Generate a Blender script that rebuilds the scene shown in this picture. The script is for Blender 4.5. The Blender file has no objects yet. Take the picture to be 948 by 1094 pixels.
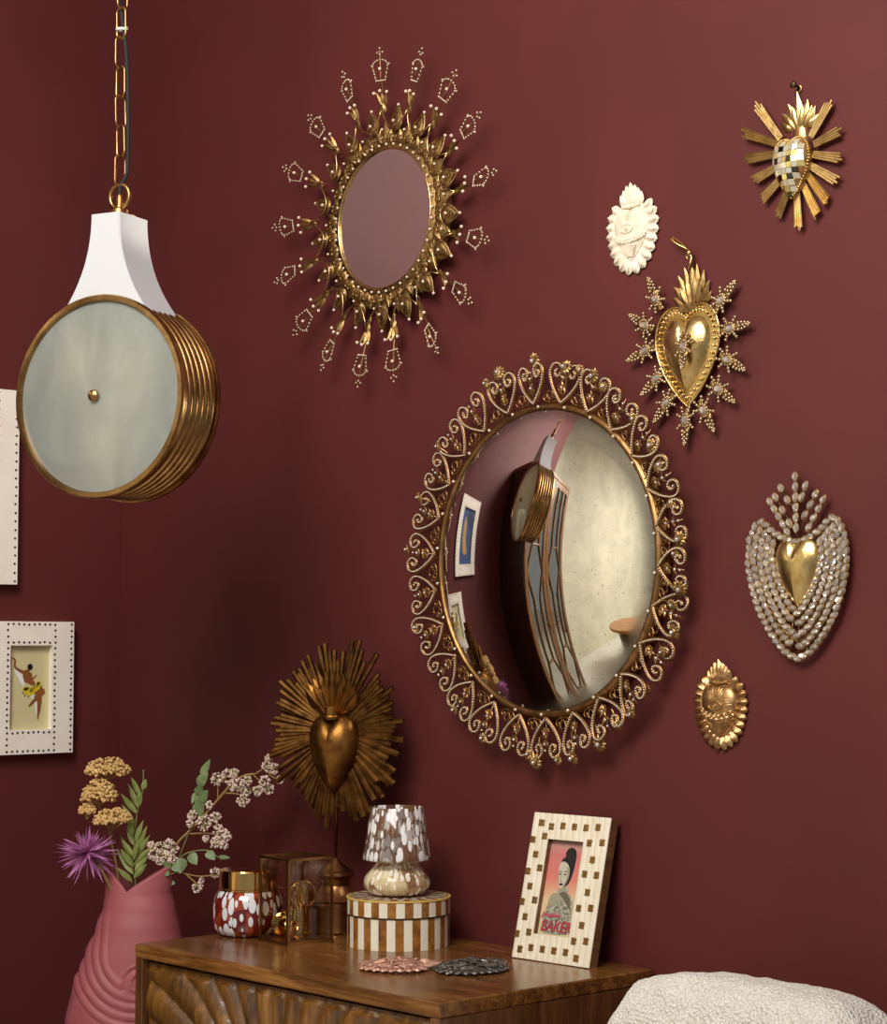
import bpy, math, random
from mathutils import Matrix, Vector, Euler, noise
random.seed(7)
PI = math.pi
C = bpy.context.scene.collection

# ------------------------------------------------------------------ materials
def lin(c):
    return tuple(((v/255)/12.92 if v/255 <= .04045 else ((v/255+.055)/1.055)**2.4) for v in c) + (1,)

class NT:
    def __init__(s, name):
        s.m = bpy.data.materials.new(name); s.m.use_nodes = True
        s.t = s.m.node_tree; s.b = s.t.nodes['Principled BSDF']
    def n(s, typ, **kw):
        nd = s.t.nodes.new(typ)
        for k, v in kw.items():
            if k in nd.inputs: nd.inputs[k].default_value = v
            else: setattr(nd, k, v)
        return nd
    def l(s, a, b): s.t.links.new(a, b)
    def ramp(s, fac, stops, interp='LINEAR'):
        r = s.n('ShaderNodeValToRGB'); r.color_ramp.interpolation = interp
        e = r.color_ramp.elements
        while len(e) < len(stops): e.new(.5)
        for el, (p, c) in zip(e, stops): el.position = p; el.color = c
        s.l(fac, r.inputs['Fac']); return r.outputs['Color']
    def math(s, op, a, b=None, c=None):
        nd = s.n('ShaderNodeMath', operation=op)
        for i, v in enumerate((a, b, c)):
            if v is None: continue
            if hasattr(v, 'is_linked'): s.l(v, nd.inputs[i])
            else: nd.inputs[i].default_value = v
        return nd.outputs[0]
    def coords(s, kind='Object', scale=(1, 1, 1), rot=(0, 0, 0)):
        tc = s.n('ShaderNodeTexCoord'); mp = s.n('ShaderNodeMapping')
        mp.inputs['Scale'].default_value = scale; mp.inputs['Rotation'].default_value = rot
        s.l(tc.outputs[kind], mp.inputs['Vector']); return mp.outputs['Vector']
    def noise(s, vec, scale, detail=4, rough=.6, dist=0):
        nd = s.n('ShaderNodeTexNoise', Scale=scale, Detail=detail, Roughness=rough, Distortion=dist)
        s.l(vec, nd.inputs['Vector']); return nd.outputs['Fac']
    def bump(s, h, strength=.3, dist=.001):
        b = s.n('ShaderNodeBump', Strength=strength, Distance=dist)
        s.l(h, b.inputs['Height']); s.l(b.outputs['Normal'], s.b.inputs['Normal'])
    def set(s, **kw):
        for k, v in kw.items(): s.b.inputs[k.replace('_', ' ')].default_value = v
        return s

def simple(name, col, rough=.5, metal=0, **kw):
    t = NT(name); t.set(Base_Color=lin(col), Roughness=rough, Metallic=metal, **kw); return t.m

def mottled(name, c1, c2, rough=.4, metal=0, scale=40, bump=0, bscale=None, stops=(.35, .65), kind='Object', **kw):
    t = NT(name); v = t.coords(kind); f = t.noise(v, scale)
    t.l(t.ramp(f, [(stops[0], lin(c1)), (stops[1], lin(c2))]), t.b.inputs['Base Color'])
    t.set(Roughness=rough, Metallic=metal, **kw)
    if bump: t.bump(t.noise(v, bscale or scale*3), bump)
    return t.m

M = {}
def wallmat(name, col):
    t = NT(name); v = t.coords()
    f = t.noise(v, 3, 3)
    a = tuple(x*.96 for x in col); b = tuple(min(255, x*1.04) for x in col)
    t.l(t.ramp(f, [(.35, lin(a)), (.65, lin(b))]), t.b.inputs['Base Color'])
    t.set(Roughness=.58, Specular_IOR_Level=.32); t.bump(t.noise(v, 220, 3), .08, .001); return t.m
M['wall'] = wallmat('burgundy_paint', (90, 36, 34))
M['cream'] = wallmat('cream_paint', (226, 219, 192))
M['ceil'] = wallmat('white_plaster', (225, 220, 210))
M['floor'] = mottled('white_screed', (226, 220, 206), (236, 231, 220), .45, 0, 4)

def brass(name, c1, c2, rough=.28, scale=35, bump=0, bs=300):
    return mottled(name, c1, c2, rough, 1, scale, bump, bs)
M['brass'] = brass('antique_brass', (142, 106, 62), (188, 148, 96), .3, 30)
M['gold'] = brass('gilded_metal', (190, 156, 98), (226, 194, 134), .34, 60, .25, 500)
M['oldgold'] = brass('aged_gold', (128, 98, 58), (184, 150, 98), .42, 120, .4, 600)
M['frame_gold'] = brass('bronze_gold_trim', (132, 96, 58), (172, 130, 84), .38, 60, .2, 400)
M['goldleaf'] = brass('crinkled_gold_leaf', (196, 164, 104), (232, 204, 144), .26, 40, .5, 160)
M['lidgold'] = simple('polished_gold', (222, 180, 112), .13, 1)
M['coppergold'] = brass('copper_gold_paint', (168, 126, 80), (214, 174, 124), .38, 90, .2, 400)
M['pinkcopper'] = mottled('rose_copper_paint', (172, 118, 98), (226, 182, 160), .38, .55, 150, .3, 500)
M['darksilver'] = mottled('blackened_silver', (52, 48, 46), (138, 130, 120), .36, .75, 150, .3, 500)
M['bronze'] = brass('dark_bronze_paint', (78, 50, 24), (138, 96, 50), .42, 45, .3, 200)
M['bronzeheart'] = brass('worn_bronze_paint', (96, 62, 28), (160, 112, 54), .38, 28, .3, 140)
M['standbrass'] = brass('turned_copper_brass', (150, 104, 66), (186, 140, 96), .3, 20)
M['wire'] = simple('gold_wire', (206, 172, 120), .25, 1)
M['plaster'] = mottled('ivory_plaster', (226, 210, 184), (240, 228, 206), .6, 0, 60, .2, 300)
M['inlay'] = simple('brass_inlay_metal', (176, 136, 78), .3, .9)
M['bone'] = mottled('ivory_bone', (232, 219, 192), (242, 232, 210), .42, 0, 30, .15, 120)
M['bonewhite'] = mottled('white_bone_sheet', (244, 232, 216), (250, 240, 226), .4, 0, 18)
M['stud'] = simple('dark_brass_stud', (74, 56, 34), .4, .7)
M['whitepaint'] = simple('white_gloss_enamel', (206, 206, 208), .22)
M['black'] = simple('black_fabric_cord', (34, 32, 32), .8)
M['white_plastic'] = simple('white_plastic', (230, 230, 226), .4)
M['pearl'] = simple('pearl_bead', (240, 214, 188), .2, 0, Coat_Weight=.6)
M['crystal'] = simple('clear_crystal', (236, 218, 196), .08, 0, Transmission_Weight=.35, IOR=1.6, Coat_Weight=.8)
M['bead'] = simple('champagne_bead', (216, 196, 170), .2, .25, Coat_Weight=.6)
M['raybead'] = simple('bronze_glass_bead', (186, 158, 120), .2, .7, Coat_Weight=.5)
t = NT('pale_crystal_gem'); t.set(Base_Color=lin((240, 228, 214)), Roughness=.06, Specular_IOR_Level=.8, Coat_Weight=.6, Coat_Roughness=.03)
tb = t.n('ShaderNodeBsdfTransparent'); tb.inputs['Color'].default_value = lin((246, 232, 220)); ms = t.n('ShaderNodeMixShader'); ms.inputs[0].default_value = .62
gl = t.n('ShaderNodeBsdfGlossy', Roughness=.05); m2 = t.n('ShaderNodeMixShader'); m2.inputs[0].default_value = .38
t.l(t.b.outputs[0], ms.inputs[1]); t.l(tb.outputs[0], ms.inputs[2]); t.l(ms.outputs[0], m2.inputs[1]); t.l(gl.outputs[0], m2.inputs[2])
t.l(m2.outputs[0], t.t.nodes['Material Output'].inputs['Surface']); M['gem'] = t.m
M['mirror'] = simple('silvered_mirror', (240, 236, 232), .015, 1)
M['jet'] = simple('mirror_rim_shadow_black', (30, 22, 14), .3, .8)

# antiqued convex glass: tarnish specks and a worn edge
t = NT('antiqued_mirror'); v = t.coords()
sp = t.noise(v, 240, 3, .5); fog = t.noise(v, 14, 6, .7)
ln = t.n('ShaderNodeVectorMath', operation='LENGTH'); t.l(t.coords(scale=(1, 1, 0)), ln.inputs[0])
edge = t.math('MULTIPLY', t.math('SUBTRACT', ln.outputs['Value'], .214), 55)
worn = t.math('MULTIPLY', t.math('MAXIMUM', edge, 0.0), fog)
spk = t.math('GREATER_THAN', sp, .685)
dirt = t.math('MINIMUM', t.math('ADD', t.math('MULTIPLY', spk, .6), worn), .8)
mx = t.n('ShaderNodeMix', data_type='RGBA'); t.l(dirt, mx.inputs['Factor'])
mx.inputs['A'].default_value = lin((250, 248, 243)); mx.inputs['B'].default_value = lin((92, 76, 54))
t.l(mx.outputs['Result'], t.b.inputs['Base Color']); t.set(Metallic=1)
t.l(t.math('ADD', t.math('MULTIPLY', dirt, .25), .02), t.b.inputs['Roughness']); M['antique'] = t.m

def wood(name, c1, c2, c3, axis=0, rough=.32, sc=1):
    t = NT(name); s = [34*sc]*3; s[axis] = 3.2*sc
    v = t.coords(scale=tuple(s)); f = t.noise(v, 1.6, 8, .62, .6)
    fine = t.noise(t.coords(scale=tuple(x*4 for x in s)), 1.5, 4, .6)
    col = t.ramp(f, [(.28, lin(c1)), (.5, lin(c2)), (.72, lin(c3))])
    mx = t.n('ShaderNodeMix', data_type='RGBA', blend_type='MULTIPLY'); mx.inputs['Factor'].default_value = .55
    t.l(col, mx.inputs['A']); t.l(t.ramp(fine, [(.38, (.45, .38, .32, 1)), (.56, (1, 1, 1, 1))]), mx.inputs['B'])
    t.l(mx.outputs['Result'], t.b.inputs['Base Color'])
    t.set(Roughness=rough, Coat_Weight=.25, Coat_Roughness=.22); t.bump(fine, .12, .001); return t.m
M['wood'] = wood('mango_wood_along', (70, 42, 17), (118, 75, 33), (162, 112, 58), 0, .26)
M['woodv'] = wood('mango_wood_upright', (64, 38, 18), (100, 62, 32), (130, 86, 46), 2, .36)
M['woodf'] = wood('mango_wood_carved', (56, 34, 12), (112, 72, 27), (154, 106, 42), 2, .42, .9)
M['darkwood'] = wood('dark_walnut', (40, 20, 12), (58, 30, 18), (76, 42, 24), 2, .4)
M['oakgold'] = wood('honey_oak', (104, 68, 34), (130, 88, 46), (152, 108, 60), 2, .35)
M['orangewood'] = wood('orange_oiled_wood', (176, 106, 40), (200, 128, 54), (214, 146, 70), 0, .3)
M['backwood'] = wood('frame_back_wood', (92, 62, 34), (124, 86, 50), (142, 100, 60), 2, .5)

# spotted art glass, pattern runs over the lathe's UV
def spotted(name, base, spot, extra, scale, stretch, thr, rough=.06, alpha=None, trans=0):
    t = NT(name); v = t.coords('UV', scale=(scale, scale*stretch, 1))
    vo = t.n('ShaderNodeTexVoronoi', Scale=1.0, Randomness=.8); t.l(v, vo.inputs['Vector'])
    size = t.n('ShaderNodeSeparateColor'); t.l(vo.outputs['Color'], size.inputs[0])
    lim = t.math('ADD', t.math('MULTIPLY', size.outputs[0], .2), thr)
    m = t.math('LESS_THAN', vo.outputs['Distance'], lim)
    vo2 = t.n('ShaderNodeTexVoronoi', Scale=.62, Randomness=1.0); t.l(v, vo2.inputs['Vector'])
    s2 = t.n('ShaderNodeSeparateColor'); t.l(vo2.outputs['Color'], s2.inputs[0])
    bcol = t.ramp(s2.outputs[1], base, 'CONSTANT')
    mx = t.n('ShaderNodeMix', data_type='RGBA'); t.l(m, mx.inputs['Factor']); t.l(bcol, mx.inputs['A']); mx.inputs['B'].default_value = lin(spot)
    t.l(mx.outputs['Result'], t.b.inputs['Base Color'])
    t.set(Roughness=rough, Coat_Weight=.7, Coat_Roughness=.04)
    if alpha is not None:
        al = t.ramp(s2.outputs[1], alpha, 'CONSTANT')
        a2 = t.math('MAXIMUM', m, al); t.l(a2, t.b.inputs['Alpha'])
    return t.m
M['redglass'] = spotted('red_white_spotted_glass', [(0, lin((98, 22, 18))), (.45, lin((112, 30, 20))), (.8, lin((150, 62, 34)))], (226, 224, 228), 0, 84, .5, .38)
M['amberspots'] = spotted('brown_white_spotted_glass', [(0, lin((122, 80, 54))), (.35, lin((140, 100, 70))), (.6, lin((112, 84, 70))), (.8, lin((170, 140, 110)))], (238, 236, 234), 0, 100, .46, .36,
    alpha=[(0, (.75,)*3+(1,)), (.35, (.25,)*3+(1,)), (.6, (.55,)*3+(1,)), (.8, (.2,)*3+(1,))])
M['baseglass'] = spotted('cream_spotted_glass', [(0, lin((214, 188, 142))), (.4, lin((190, 150, 104))), (.6, lin((140, 100, 66))), (.75, lin((226, 206, 168)))], (240, 232, 214), 0, 95, .55, .3,
    alpha=[(0, (.45,)*3+(1,)), (.4, (.6,)*3+(1,)), (.6, (.8,)*3+(1,)), (.75, (.3,)*3+(1,))])
M['wax'] = simple('cream_wax', (246, 232, 196), .5, 0, Subsurface_Weight=.2)

def striped(name, pairs, shift):
    t = NT(name); tc = t.n('ShaderNodeTexCoord'); sx = t.n('ShaderNodeSeparateXYZ'); t.l(tc.outputs['UV'], sx.inputs[0])
    fr = t.math('FRACT', t.math('ADD', t.math('MULTIPLY', sx.outputs[0], pairs), shift))
    m = t.math('GREATER_THAN', fr, .5)
    tort = t.ramp(t.noise(t.coords('Object'), 42, 5), [(.3, lin((88, 50, 16))), (.5, lin((146, 92, 34))), (.7, lin((178, 124, 54)))])
    mx = t.n('ShaderNodeMix', data_type='RGBA'); t.l(m, mx.inputs['Factor']); t.l(tort, mx.inputs['A']); mx.inputs['B'].default_value = lin((238, 230, 208))
    t.l(mx.outputs['Result'], t.b.inputs['Base Color']); t.set(Roughness=.2, Coat_Weight=.5); return t.m
M['stripe'] = striped('bone_tortoise_stripes', 19/(2*PI*.0825), .1)
M['stripelid'] = striped('bone_tortoise_lid_stripes', 19/(2*PI*.0835), .55)
t = NT('bone_tortoise_checks'); v = t.coords('UV')
ck = t.n('ShaderNodeTexChecker', Scale=1.0); t.l(v, ck.inputs['Vector'])
ck.inputs['Color1'].default_value = lin((238, 228, 204)); ck.inputs['Color2'].default_value = lin((140, 90, 36))
t.l(ck.outputs['Color'], t.b.inputs['Base Color']); t.set(Roughness=.2, Coat_Weight=.5); M['checks'] = t.m
M['hornyellow'] = simple('yellow_horn_edge', (214, 176, 92), .3)

def thin_glass(name, col, refl=.06, gloss=(255, 255, 255)):
    t = NT(name); nt = t.t
    g = t.n('ShaderNodeBsdfGlossy', Roughness=.03); g.inputs['Color'].default_value = lin(gloss); tr = t.n('ShaderNodeBsdfTransparent'); tr.inputs['Color'].default_value = lin(col)
    fz = t.n('ShaderNodeLayerWeight', Blend=.12); ms = t.n('ShaderNodeMixShader')
    t.l(t.math('ADD', t.math('MULTIPLY', t.math('POWER', fz.outputs[1], 3.0), .5), refl*.6), ms.inputs[0]); t.l(tr.outputs[0], ms.inputs[1]); t.l(g.outputs[0], ms.inputs[2])
    t.l(ms.outputs[0], nt.nodes['Material Output'].inputs['Surface']); return t.m
M['pane'] = thin_glass('clear_pane', (250, 248, 243))
M['cabglass'] = simple('smoked_cabinet_mirror', (196, 196, 186), .05, 1)
M['amber'] = thin_glass('amber_glass', (212, 170, 88), .55, (255, 226, 150))
M['picglass'] = thin_glass('picture_glass', (250, 250, 248))

# frosted lamp glass with lit bulbs glowing faintly through
t = NT('frosted_opal_glass'); v = t.coords(scale=(1, 1, .6))
f = t.noise(v, 9, 4, .6, 1.2)
t.l(t.ramp(f, [(.3, lin((136, 142, 138))), (.7, lin((166, 172, 166)))]), t.b.inputs['Base Color'])
t.set(Roughness=.16, Coat_Weight=.6, Coat_Roughness=.05)
tl = t.n('ShaderNodeBsdfTranslucent'); tl.inputs['Color'].default_value = lin((225, 222, 205))
ms = t.n('ShaderNodeMixShader'); ms.inputs[0].default_value = .3
t.l(t.b.outputs[0], ms.inputs[1]); t.l(tl.outputs[0], ms.inputs[2]); t.l(ms.outputs[0], t.t.nodes['Material Output'].inputs['Surface'])
M['opal'] = t.m
t = NT('warm_bulb'); t.set(Base_Color=(1, .9, .6, 1), Emission_Color=(1, .82, .42, 1), Emission_Strength=2.6); M['bulb'] = t.m

# plants
M['yarrow'] = mottled('yarrow_florets', (196, 150, 78), (226, 192, 132), .8, 0, 160)
M['mum'] = mottled('magenta_petals', (164, 84, 138), (206, 136, 186), .6, 0, 40)
M['mumcore'] = simple('crimson_flower_core', (168, 40, 78), .6)
M['leaf'] = mottled('green_leaf', (104, 118, 50), (148, 156, 86), .5, 0, 40)
M['leafdark'] = mottled('blue_green_leaf', (86, 108, 60), (138, 152, 104), .5, 0, 40)
M['stem'] = simple('ochre_stem', (150, 118, 62), .6)
M['greenstem'] = simple('green_stem', (112, 122, 60), .6)
M['berry'] = mottled('pale_pink_buds', (214, 176, 166), (244, 224, 208), .6, 0, 200)
M['berrygreen'] = simple('pale_green_buds', (186, 182, 128), .6)
M['pinkclay'] = mottled('matt_pink_ceramic', (158, 80, 84), (168, 88, 92), .55, 0, 14)

t = NT('white_boucle'); v = t.coords()
w1 = t.n('ShaderNodeTexVoronoi', Scale=230.0); t.l(v, w1.inputs['Vector']); nz = t.noise(v, 60, 5, .7)
h = t.math('ADD', t.math('MULTIPLY', w1.outputs['Distance'], 1.0), t.math('MULTIPLY', nz, .8))
t.l(t.ramp(h, [(.4, lin((255, 253, 248))), (1.1, lin((226, 218, 206)))]), t.b.inputs['Base Color'])
t.set(Roughness=.9, Sheen_Weight=.2); hh = t.math('MULTIPLY', h, -1.0); t.bump(hh, .9, .004); M['boucle'] = t.m
M['blackleg'] = simple('black_metal', (28, 26, 25), .45, .5)
M['gownprint'] = mottled('printed_sequin_gown', (74, 74, 62), (196, 194, 168), .5, 0, 260)
def vgrad(name, stops, z0, z1, kind='Object', ax=1):
    t = NT(name); tc = t.n('ShaderNodeTexCoord'); sx = t.n('ShaderNodeSeparateXYZ'); t.l(tc.outputs[kind], sx.inputs[0])
    f = t.math('DIVIDE', t.math('SUBTRACT', sx.outputs[ax], z0), z1-z0)
    t.l(t.ramp(f, stops), t.b.inputs['Base Color']); t.set(Roughness=.35); return t.m
M['postersky'] = vgrad('sunset_poster_print', [(0, lin((214, 196, 150))), (.35, lin((224, 196, 148))), (.6, lin((218, 126, 112))), (.85, lin((206, 120, 116))), (1, lin((190, 150, 140)))], -.0725, .0725)
def flat(name, c, r=.45): M[name] = simple(name, c, r)
for k, c in dict(ink_black=(26, 22, 22), ink_skin=(160, 152, 128), ink_skindark=(104, 96, 80), ink_rose=(206, 92, 112), ink_red=(176, 42, 66),
                 print_cream=(208, 196, 148), print_brown=(140, 82, 38), print_darkbrown=(96, 52, 24), print_yellow=(224, 196, 44), print_white=(232, 232, 226),
                 print_blue=(58, 78, 128), print_navy=(36, 44, 70), print_gold=(190, 150, 80), ink_hilite=(198, 190, 166)).items(): flat(k, c)

# ------------------------------------------------------------------ mesh tools
class MB:
    def __init__(s): s.v = []; s.f = []; s.mi = []; s.uv = {}; s.M = Matrix.Identity(4)
    def add(s, vf, M=None, mi=0, uv=None):
        v, f = vf[0], vf[1]; b = len(s.v); T = s.M @ M if M is not None else s.M
        s.v += [T @ Vector(p) for p in v]
        for q in f: s.f.append([i+b for i in q]); s.mi.append(mi)
        u = uv or (vf[2] if len(vf) > 2 else None)
        if u:
            for i, c in enumerate(u): s.uv[b+i] = c
        return s
    def build(s, name, mats, parent=None, smooth=True, angle=40, loc=None, rot=None):
        me = bpy.data.meshes.new(name); me.from_pydata(s.v, [], s.f)
        for m in (mats if isinstance(mats, (list, tuple)) else [mats]): me.materials.append(M[m])
        me.polygons.foreach_set('material_index', s.mi)
        if s.uv:
            L = me.uv_layers.new(name='UVMap'); li = [0]*len(me.loops); me.loops.foreach_get('vertex_index', li)
            L.data.foreach_set('uv', [c for i in li for c in s.uv.get(i, (0, 0))])
        if smooth:
            me.polygons.foreach_set('use_smooth', [True]*len(me.polygons))
            if angle and angle < 180: me.set_sharp_from_angle(angle=math.radians(angle))
        me.update()
        o = bpy.data.objects.new(name, me); C.objects.link(o)
        if parent: o.parent = parent
        if loc: o.location = loc
        if rot: o.rotation_euler = rot
        return o

def T(x=0, y=0, z=0): return Matrix.Translation((x, y, z))
def R(a, ax='Z'): return Matrix.Rotation(a, 4, ax)
def S(x, y=None, z=None):
    return Matrix.Diagonal((x, x if y is None else y, x if z is None else z, 1))

def _ico():
    g = (1+5**.5)/2; v = [(-1, g, 0), (1, g, 0), (-1, -g, 0), (1, -g, 0), (0, -1, g), (0, 1, g), (0, -1, -g), (0, 1, -g), (g, 0, -1), (g, 0, 1), (-g, 0, -1), (-g, 0, 1)]
    v = [Vector(p).normalized() for p in v]
    f = [(0, 11, 5), (0, 5, 1), (0, 1, 7), (0, 7, 10), (0, 10, 11), (1, 5, 9), (5, 11, 4), (11, 10, 2), (10, 7, 6), (7, 1, 8), (3, 9, 4), (3, 4, 2), (3, 2, 6), (3, 6, 8), (3, 8, 9), (4, 9, 5), (2, 4, 11), (6, 2, 10), (8, 6, 7), (9, 8, 1)]
    v2 = list(v); f2 = []; c = {}
    def mid(a, b):
        k = (min(a, b), max(a, b))
        if k not in c: c[k] = len(v2); v2.append(((v2[a]+v2[b])/2).normalized())
        return c[k]
    for a, b, d in f:
        x, y, z = mid(a, b), mid(b, d), mid(d, a); f2 += [(a, x, z), (b, y, x), (d, z, y), (x, y, z)]
    return (v, f), (v2, f2)
ICO0, ICO1 = _ico()
def ball(mb, p, r, hi=False, mi=0, sc=None):
    mb.add(ICO1 if hi else ICO0, T(*p) @ (S(*sc) if sc else S(r)), mi)

def box(sx, sy, sz, c=(0, 0, 0)):
    x, y, z = sx/2, sy/2, sz/2
    v = [(c[0]+a*x, c[1]+b*y, c[2]+d*z) for a in (-1, 1) for b in (-1, 1) for d in (-1, 1)]
    return v, [(0, 1, 3, 2), (4, 6, 7, 5), (0, 4, 5, 1), (2, 3, 7, 6), (0, 2, 6, 4), (1, 5, 7, 3)]

def bbox(sx, sy, sz, b=.003, c=(0, 0, 0)):
    """box with chamfered edges"""
    v = []; x, y, z = sx/2, sy/2, sz/2
    rings = [(-z, b), (-z+b, 0), (z-b, 0), (z, b)]; f = []
    for zz, ins in rings:
        X, Y = x-ins, y-ins; k = b*.0+b
        pts = [(-X+k, -Y), (X-k, -Y), (X, -Y+k), (X, Y-k), (X-k, Y), (-X+k, Y), (-X, Y-k), (-X, -Y+k)]
        v += [(c[0]+p[0], c[1]+p[1], c[2]+zz) for p in pts]
    for r in range(3):
        for i in range(8):
            j = (i+1) % 8; f.append((r*8+i, r*8+j, r*8+8+j, r*8+8+i))
    f.append(tuple(range(7, -1, -1))); f.append(tuple(range(24, 32))); return v, f

def lathe(prof, n=48, caps=True, uv=False, a0=PI/2):
    v = []; f = []; u = []; m = len(prof); k = n+1 if uv else n; L = 0
    rmax = max(p[0] for p in prof)
    acc = [0]
    for i in range(1, m): acc.append(acc[-1]+math.dist(prof[i], prof[i-1]))
    for i in range(k):
        a = a0+2*PI*i/n
        for j, (r, z) in enumerate(prof):
            v.append((r*math.cos(a), r*math.sin(a), z)); u.append((2*PI*rmax*i/n, acc[j]))
    for i in range(n):
        i2 = i+1 if uv else (i+1) % n
        for j in range(m-1): f.append((i*m+j, i2*m+j, i2*m+j+1, i*m+j+1))
    if caps:
        if prof[0][0] > 1e-5: f.append(tuple(i*m for i in range(n-1, -1, -1)))
        if prof[-1][0] > 1e-5: f.append(tuple(i*m+m-1 for i in range(n)))
    return (v, f, u) if uv else (v, f)

def cat(pts, n=6, closed=False):
    P = [Vector(p) for p in pts]; out = []; m = len(P); rng = m if closed else m-1
    for i in range(rng):
        g = lambda k: P[k % m] if closed else P[max(0, min(m-1, k))]
        a, b, c, d = g(i-1), g(i), g(i+1), g(i+2)
        for k in range(n):
            t = k/n
            out.append(.5*((2*b)+(c-a)*t+(2*a-5*b+4*c-d)*t*t+(3*b-a-3*c+d)*t**3))
    if not closed: out.append(P[-1])
    return out

def tube(pts, r, n=8, closed=False, flat=1.0, up=None):
    P = [Vector(p).to_3d() for p in pts]; m = len(P); v = []; f = []
    rr = r if isinstance(r, (list, tuple)) else [r]*m
    prev = None
    for i in range(m):
        a = P[(i-1) % m] if closed or i > 0 else P[i]; b = P[(i+1) % m] if closed or i < m-1 else P[i]
        t = (b-a).normalized() if (b-a).length > 1e-9 else Vector((0, 0, 1))
        if up is not None: x = Vector(up).cross(t)
        else:
            x = prev - t*prev.dot(t) if prev is not None else t.orthogonal()
        if x.length < 1e-6: x = t.orthogonal()
        x.normalize(); prev = x; y = t.cross(x)
        for k in range(n):
            an = 2*PI*k/n
            v.append(P[i]+x*(rr[i]*math.cos(an))+y*(rr[i]*flat*math.sin(an)))
    for i in range(m if closed else m-1):
        i2 = (i+1) % m
        for k in range(n): k2 = (k+1) % n; f.append((i*n+k, i*n+k2, i2*n+k2, i2*n+k))
    if not closed: f.append(tuple(range(n-1, -1, -1))); f.append(tuple((m-1)*n+k for k in range(n)))
    return v, f

def torus(Rr, r, n=48, k=8, ax=None, sy=1.0):
    return tube([(Rr*math.cos(2*PI*i/n), Rr*sy*math.sin(2*PI*i/n), 0) for i in range(n)], r, k, True, up=(0, 0, 1))

def leaf(L, W, h=.0, bend=0.0, n=8, shape=.75, twist=0, back=.3, tip=1.0):
    """leaf along +y, ridge towards +z, closed cross-section"""
    v = []; f = []
    for i in range(n+1):
        t = i/n; w = W/2*math.sin(PI*min(1, t**shape))**tip if 0 < t < 1 else W*.02
        w = max(w, W*.03); y = L*t; z = bend*t*t
        hh = h*(w/(W/2))
        v += [(-w, y, z), (-w*.5, y, z+hh*.55), (0, y, z+hh), (w*.5, y, z+hh*.55), (w, y, z), (0, y, z-hh*back-1e-4)]
    for i in range(n):
        for k in range(6): f.append((i*6+k, i*6+(k+1) % 6, i*6+6+(k+1) % 6, i*6+6+k))
    f.append(tuple(range(5, -1, -1))); f.append(tuple(n*6+k for k in range(6)))
    return v, f

def puff(outline, h, c=(0, 0), rings=10, p=2.2, q=.55, z0=0.0, groove=0, gtop=0, back=True):
    O = [Vector((a[0], a[1])) for a in outline]; cc = Vector(c); n = len(O); v = []; f = []
    for k in range(rings+1):
        s = 1-k/rings
        s = s**.8
        for o in O:
            pt = cc+(o-cc)*s; z = z0+h*max(0, 1-s**p)**q
            if groove and pt.y > gtop: z -= groove*math.exp(-(pt.x/.0055)**2)*min(1, (pt.y-gtop)/.02)*(1-s*.2)*(0 if k == 0 else 1)
            v.append((pt.x, pt.y, z))
    for k in range(rings):
        for i in range(n): j = (i+1) % n; f.append((k*n+i, k*n+j, k*n+n+j, k*n+n+i))
    if back:
        b = len(v); v += [(o.x, o.y, z0-.0015) for o in O]
        for i in range(n): j = (i+1) % n; f.append((b+i, b+j, j, i))
        f.append(tuple(b+i for i in range(n-1, -1, -1)))
    return v, f

def prism(outline, z0, z1):
    n = len(outline); v = [(p[0], p[1], z0) for p in outline]+[(p[0], p[1], z1) for p in outline]
    f = [(i, (i+1) % n, n+(i+1) % n, n+i) for i in range(n)]
    return v, f+[tuple(range(n-1, -1, -1)), tuple(range(n, 2*n))]

HEART = [(0, .40), (.10, .485), (.24, .5), (.38, .43), (.47, .27), (.48, .06), (.40, -.17), (.27, -.37), (.13, -.53)]
def heart(W, H, n=4, cleft=None):
    """closed heart outline, unit box W x H, centred"""
    pts = list(HEART)
    if cleft is not None: pts[0] = (0, cleft)
    r = pts+[(0, -.64)]+[(-x, y) for x, y in reversed(pts[1:])]
    half = [Vector((x*W/.96, (y+.07)*H/1.14, 0)) for x, y in r]
    k = len(pts)
    a = cat(half[:k+1], n); b = cat(half[k:]+[half[0]], n)
    return [(p.x, p.y) for p in a[:-1]+b[:-1]]

# ------------------------------------------------------------------ things
def tag(o, label, cat_, group=None):
    o['label'] = label; o['category'] = cat_
    if group: o['group'] = group
    return o
def thing(name, label, cat_, loc=(0, 0, 0), rot=(0, 0, 0), group=None):
    o = bpy.data.objects.new(name, None); C.objects.link(o); o.location = loc; o.rotation_euler = rot
    o.empty_display_size = .05
    return tag(o, label, cat_, group)
def struct(name, vf, mat, smooth=False):
    o = MB().add(vf).build(name, mat, None, smooth); o['kind'] = 'structure'; return o
def clone(o, parent=None, loc=None, rot=None):
    c = o.copy(); C.objects.link(c); c.parent = parent if parent else o.parent
    if loc is not None: c.location = loc
    if rot is not None: c.rotation_euler = rot
    for ch in list(o.children):
        d = ch.copy(); C.objects.link(d); d.parent = c
    return c
WALLROT = (PI/2, 0, 0)          # local x right, y up, z out of the main wall
LEFTROT = (PI/2, 0, PI/2)       # the same on the left wall
def empty_part(name, parent, loc=(0, 0, 0), rot=(0, 0, 0)):
    o = bpy.data.objects.new(name, None); C.objects.link(o); o.parent = parent; o.location = loc; o.rotation_euler = rot; return o
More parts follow.
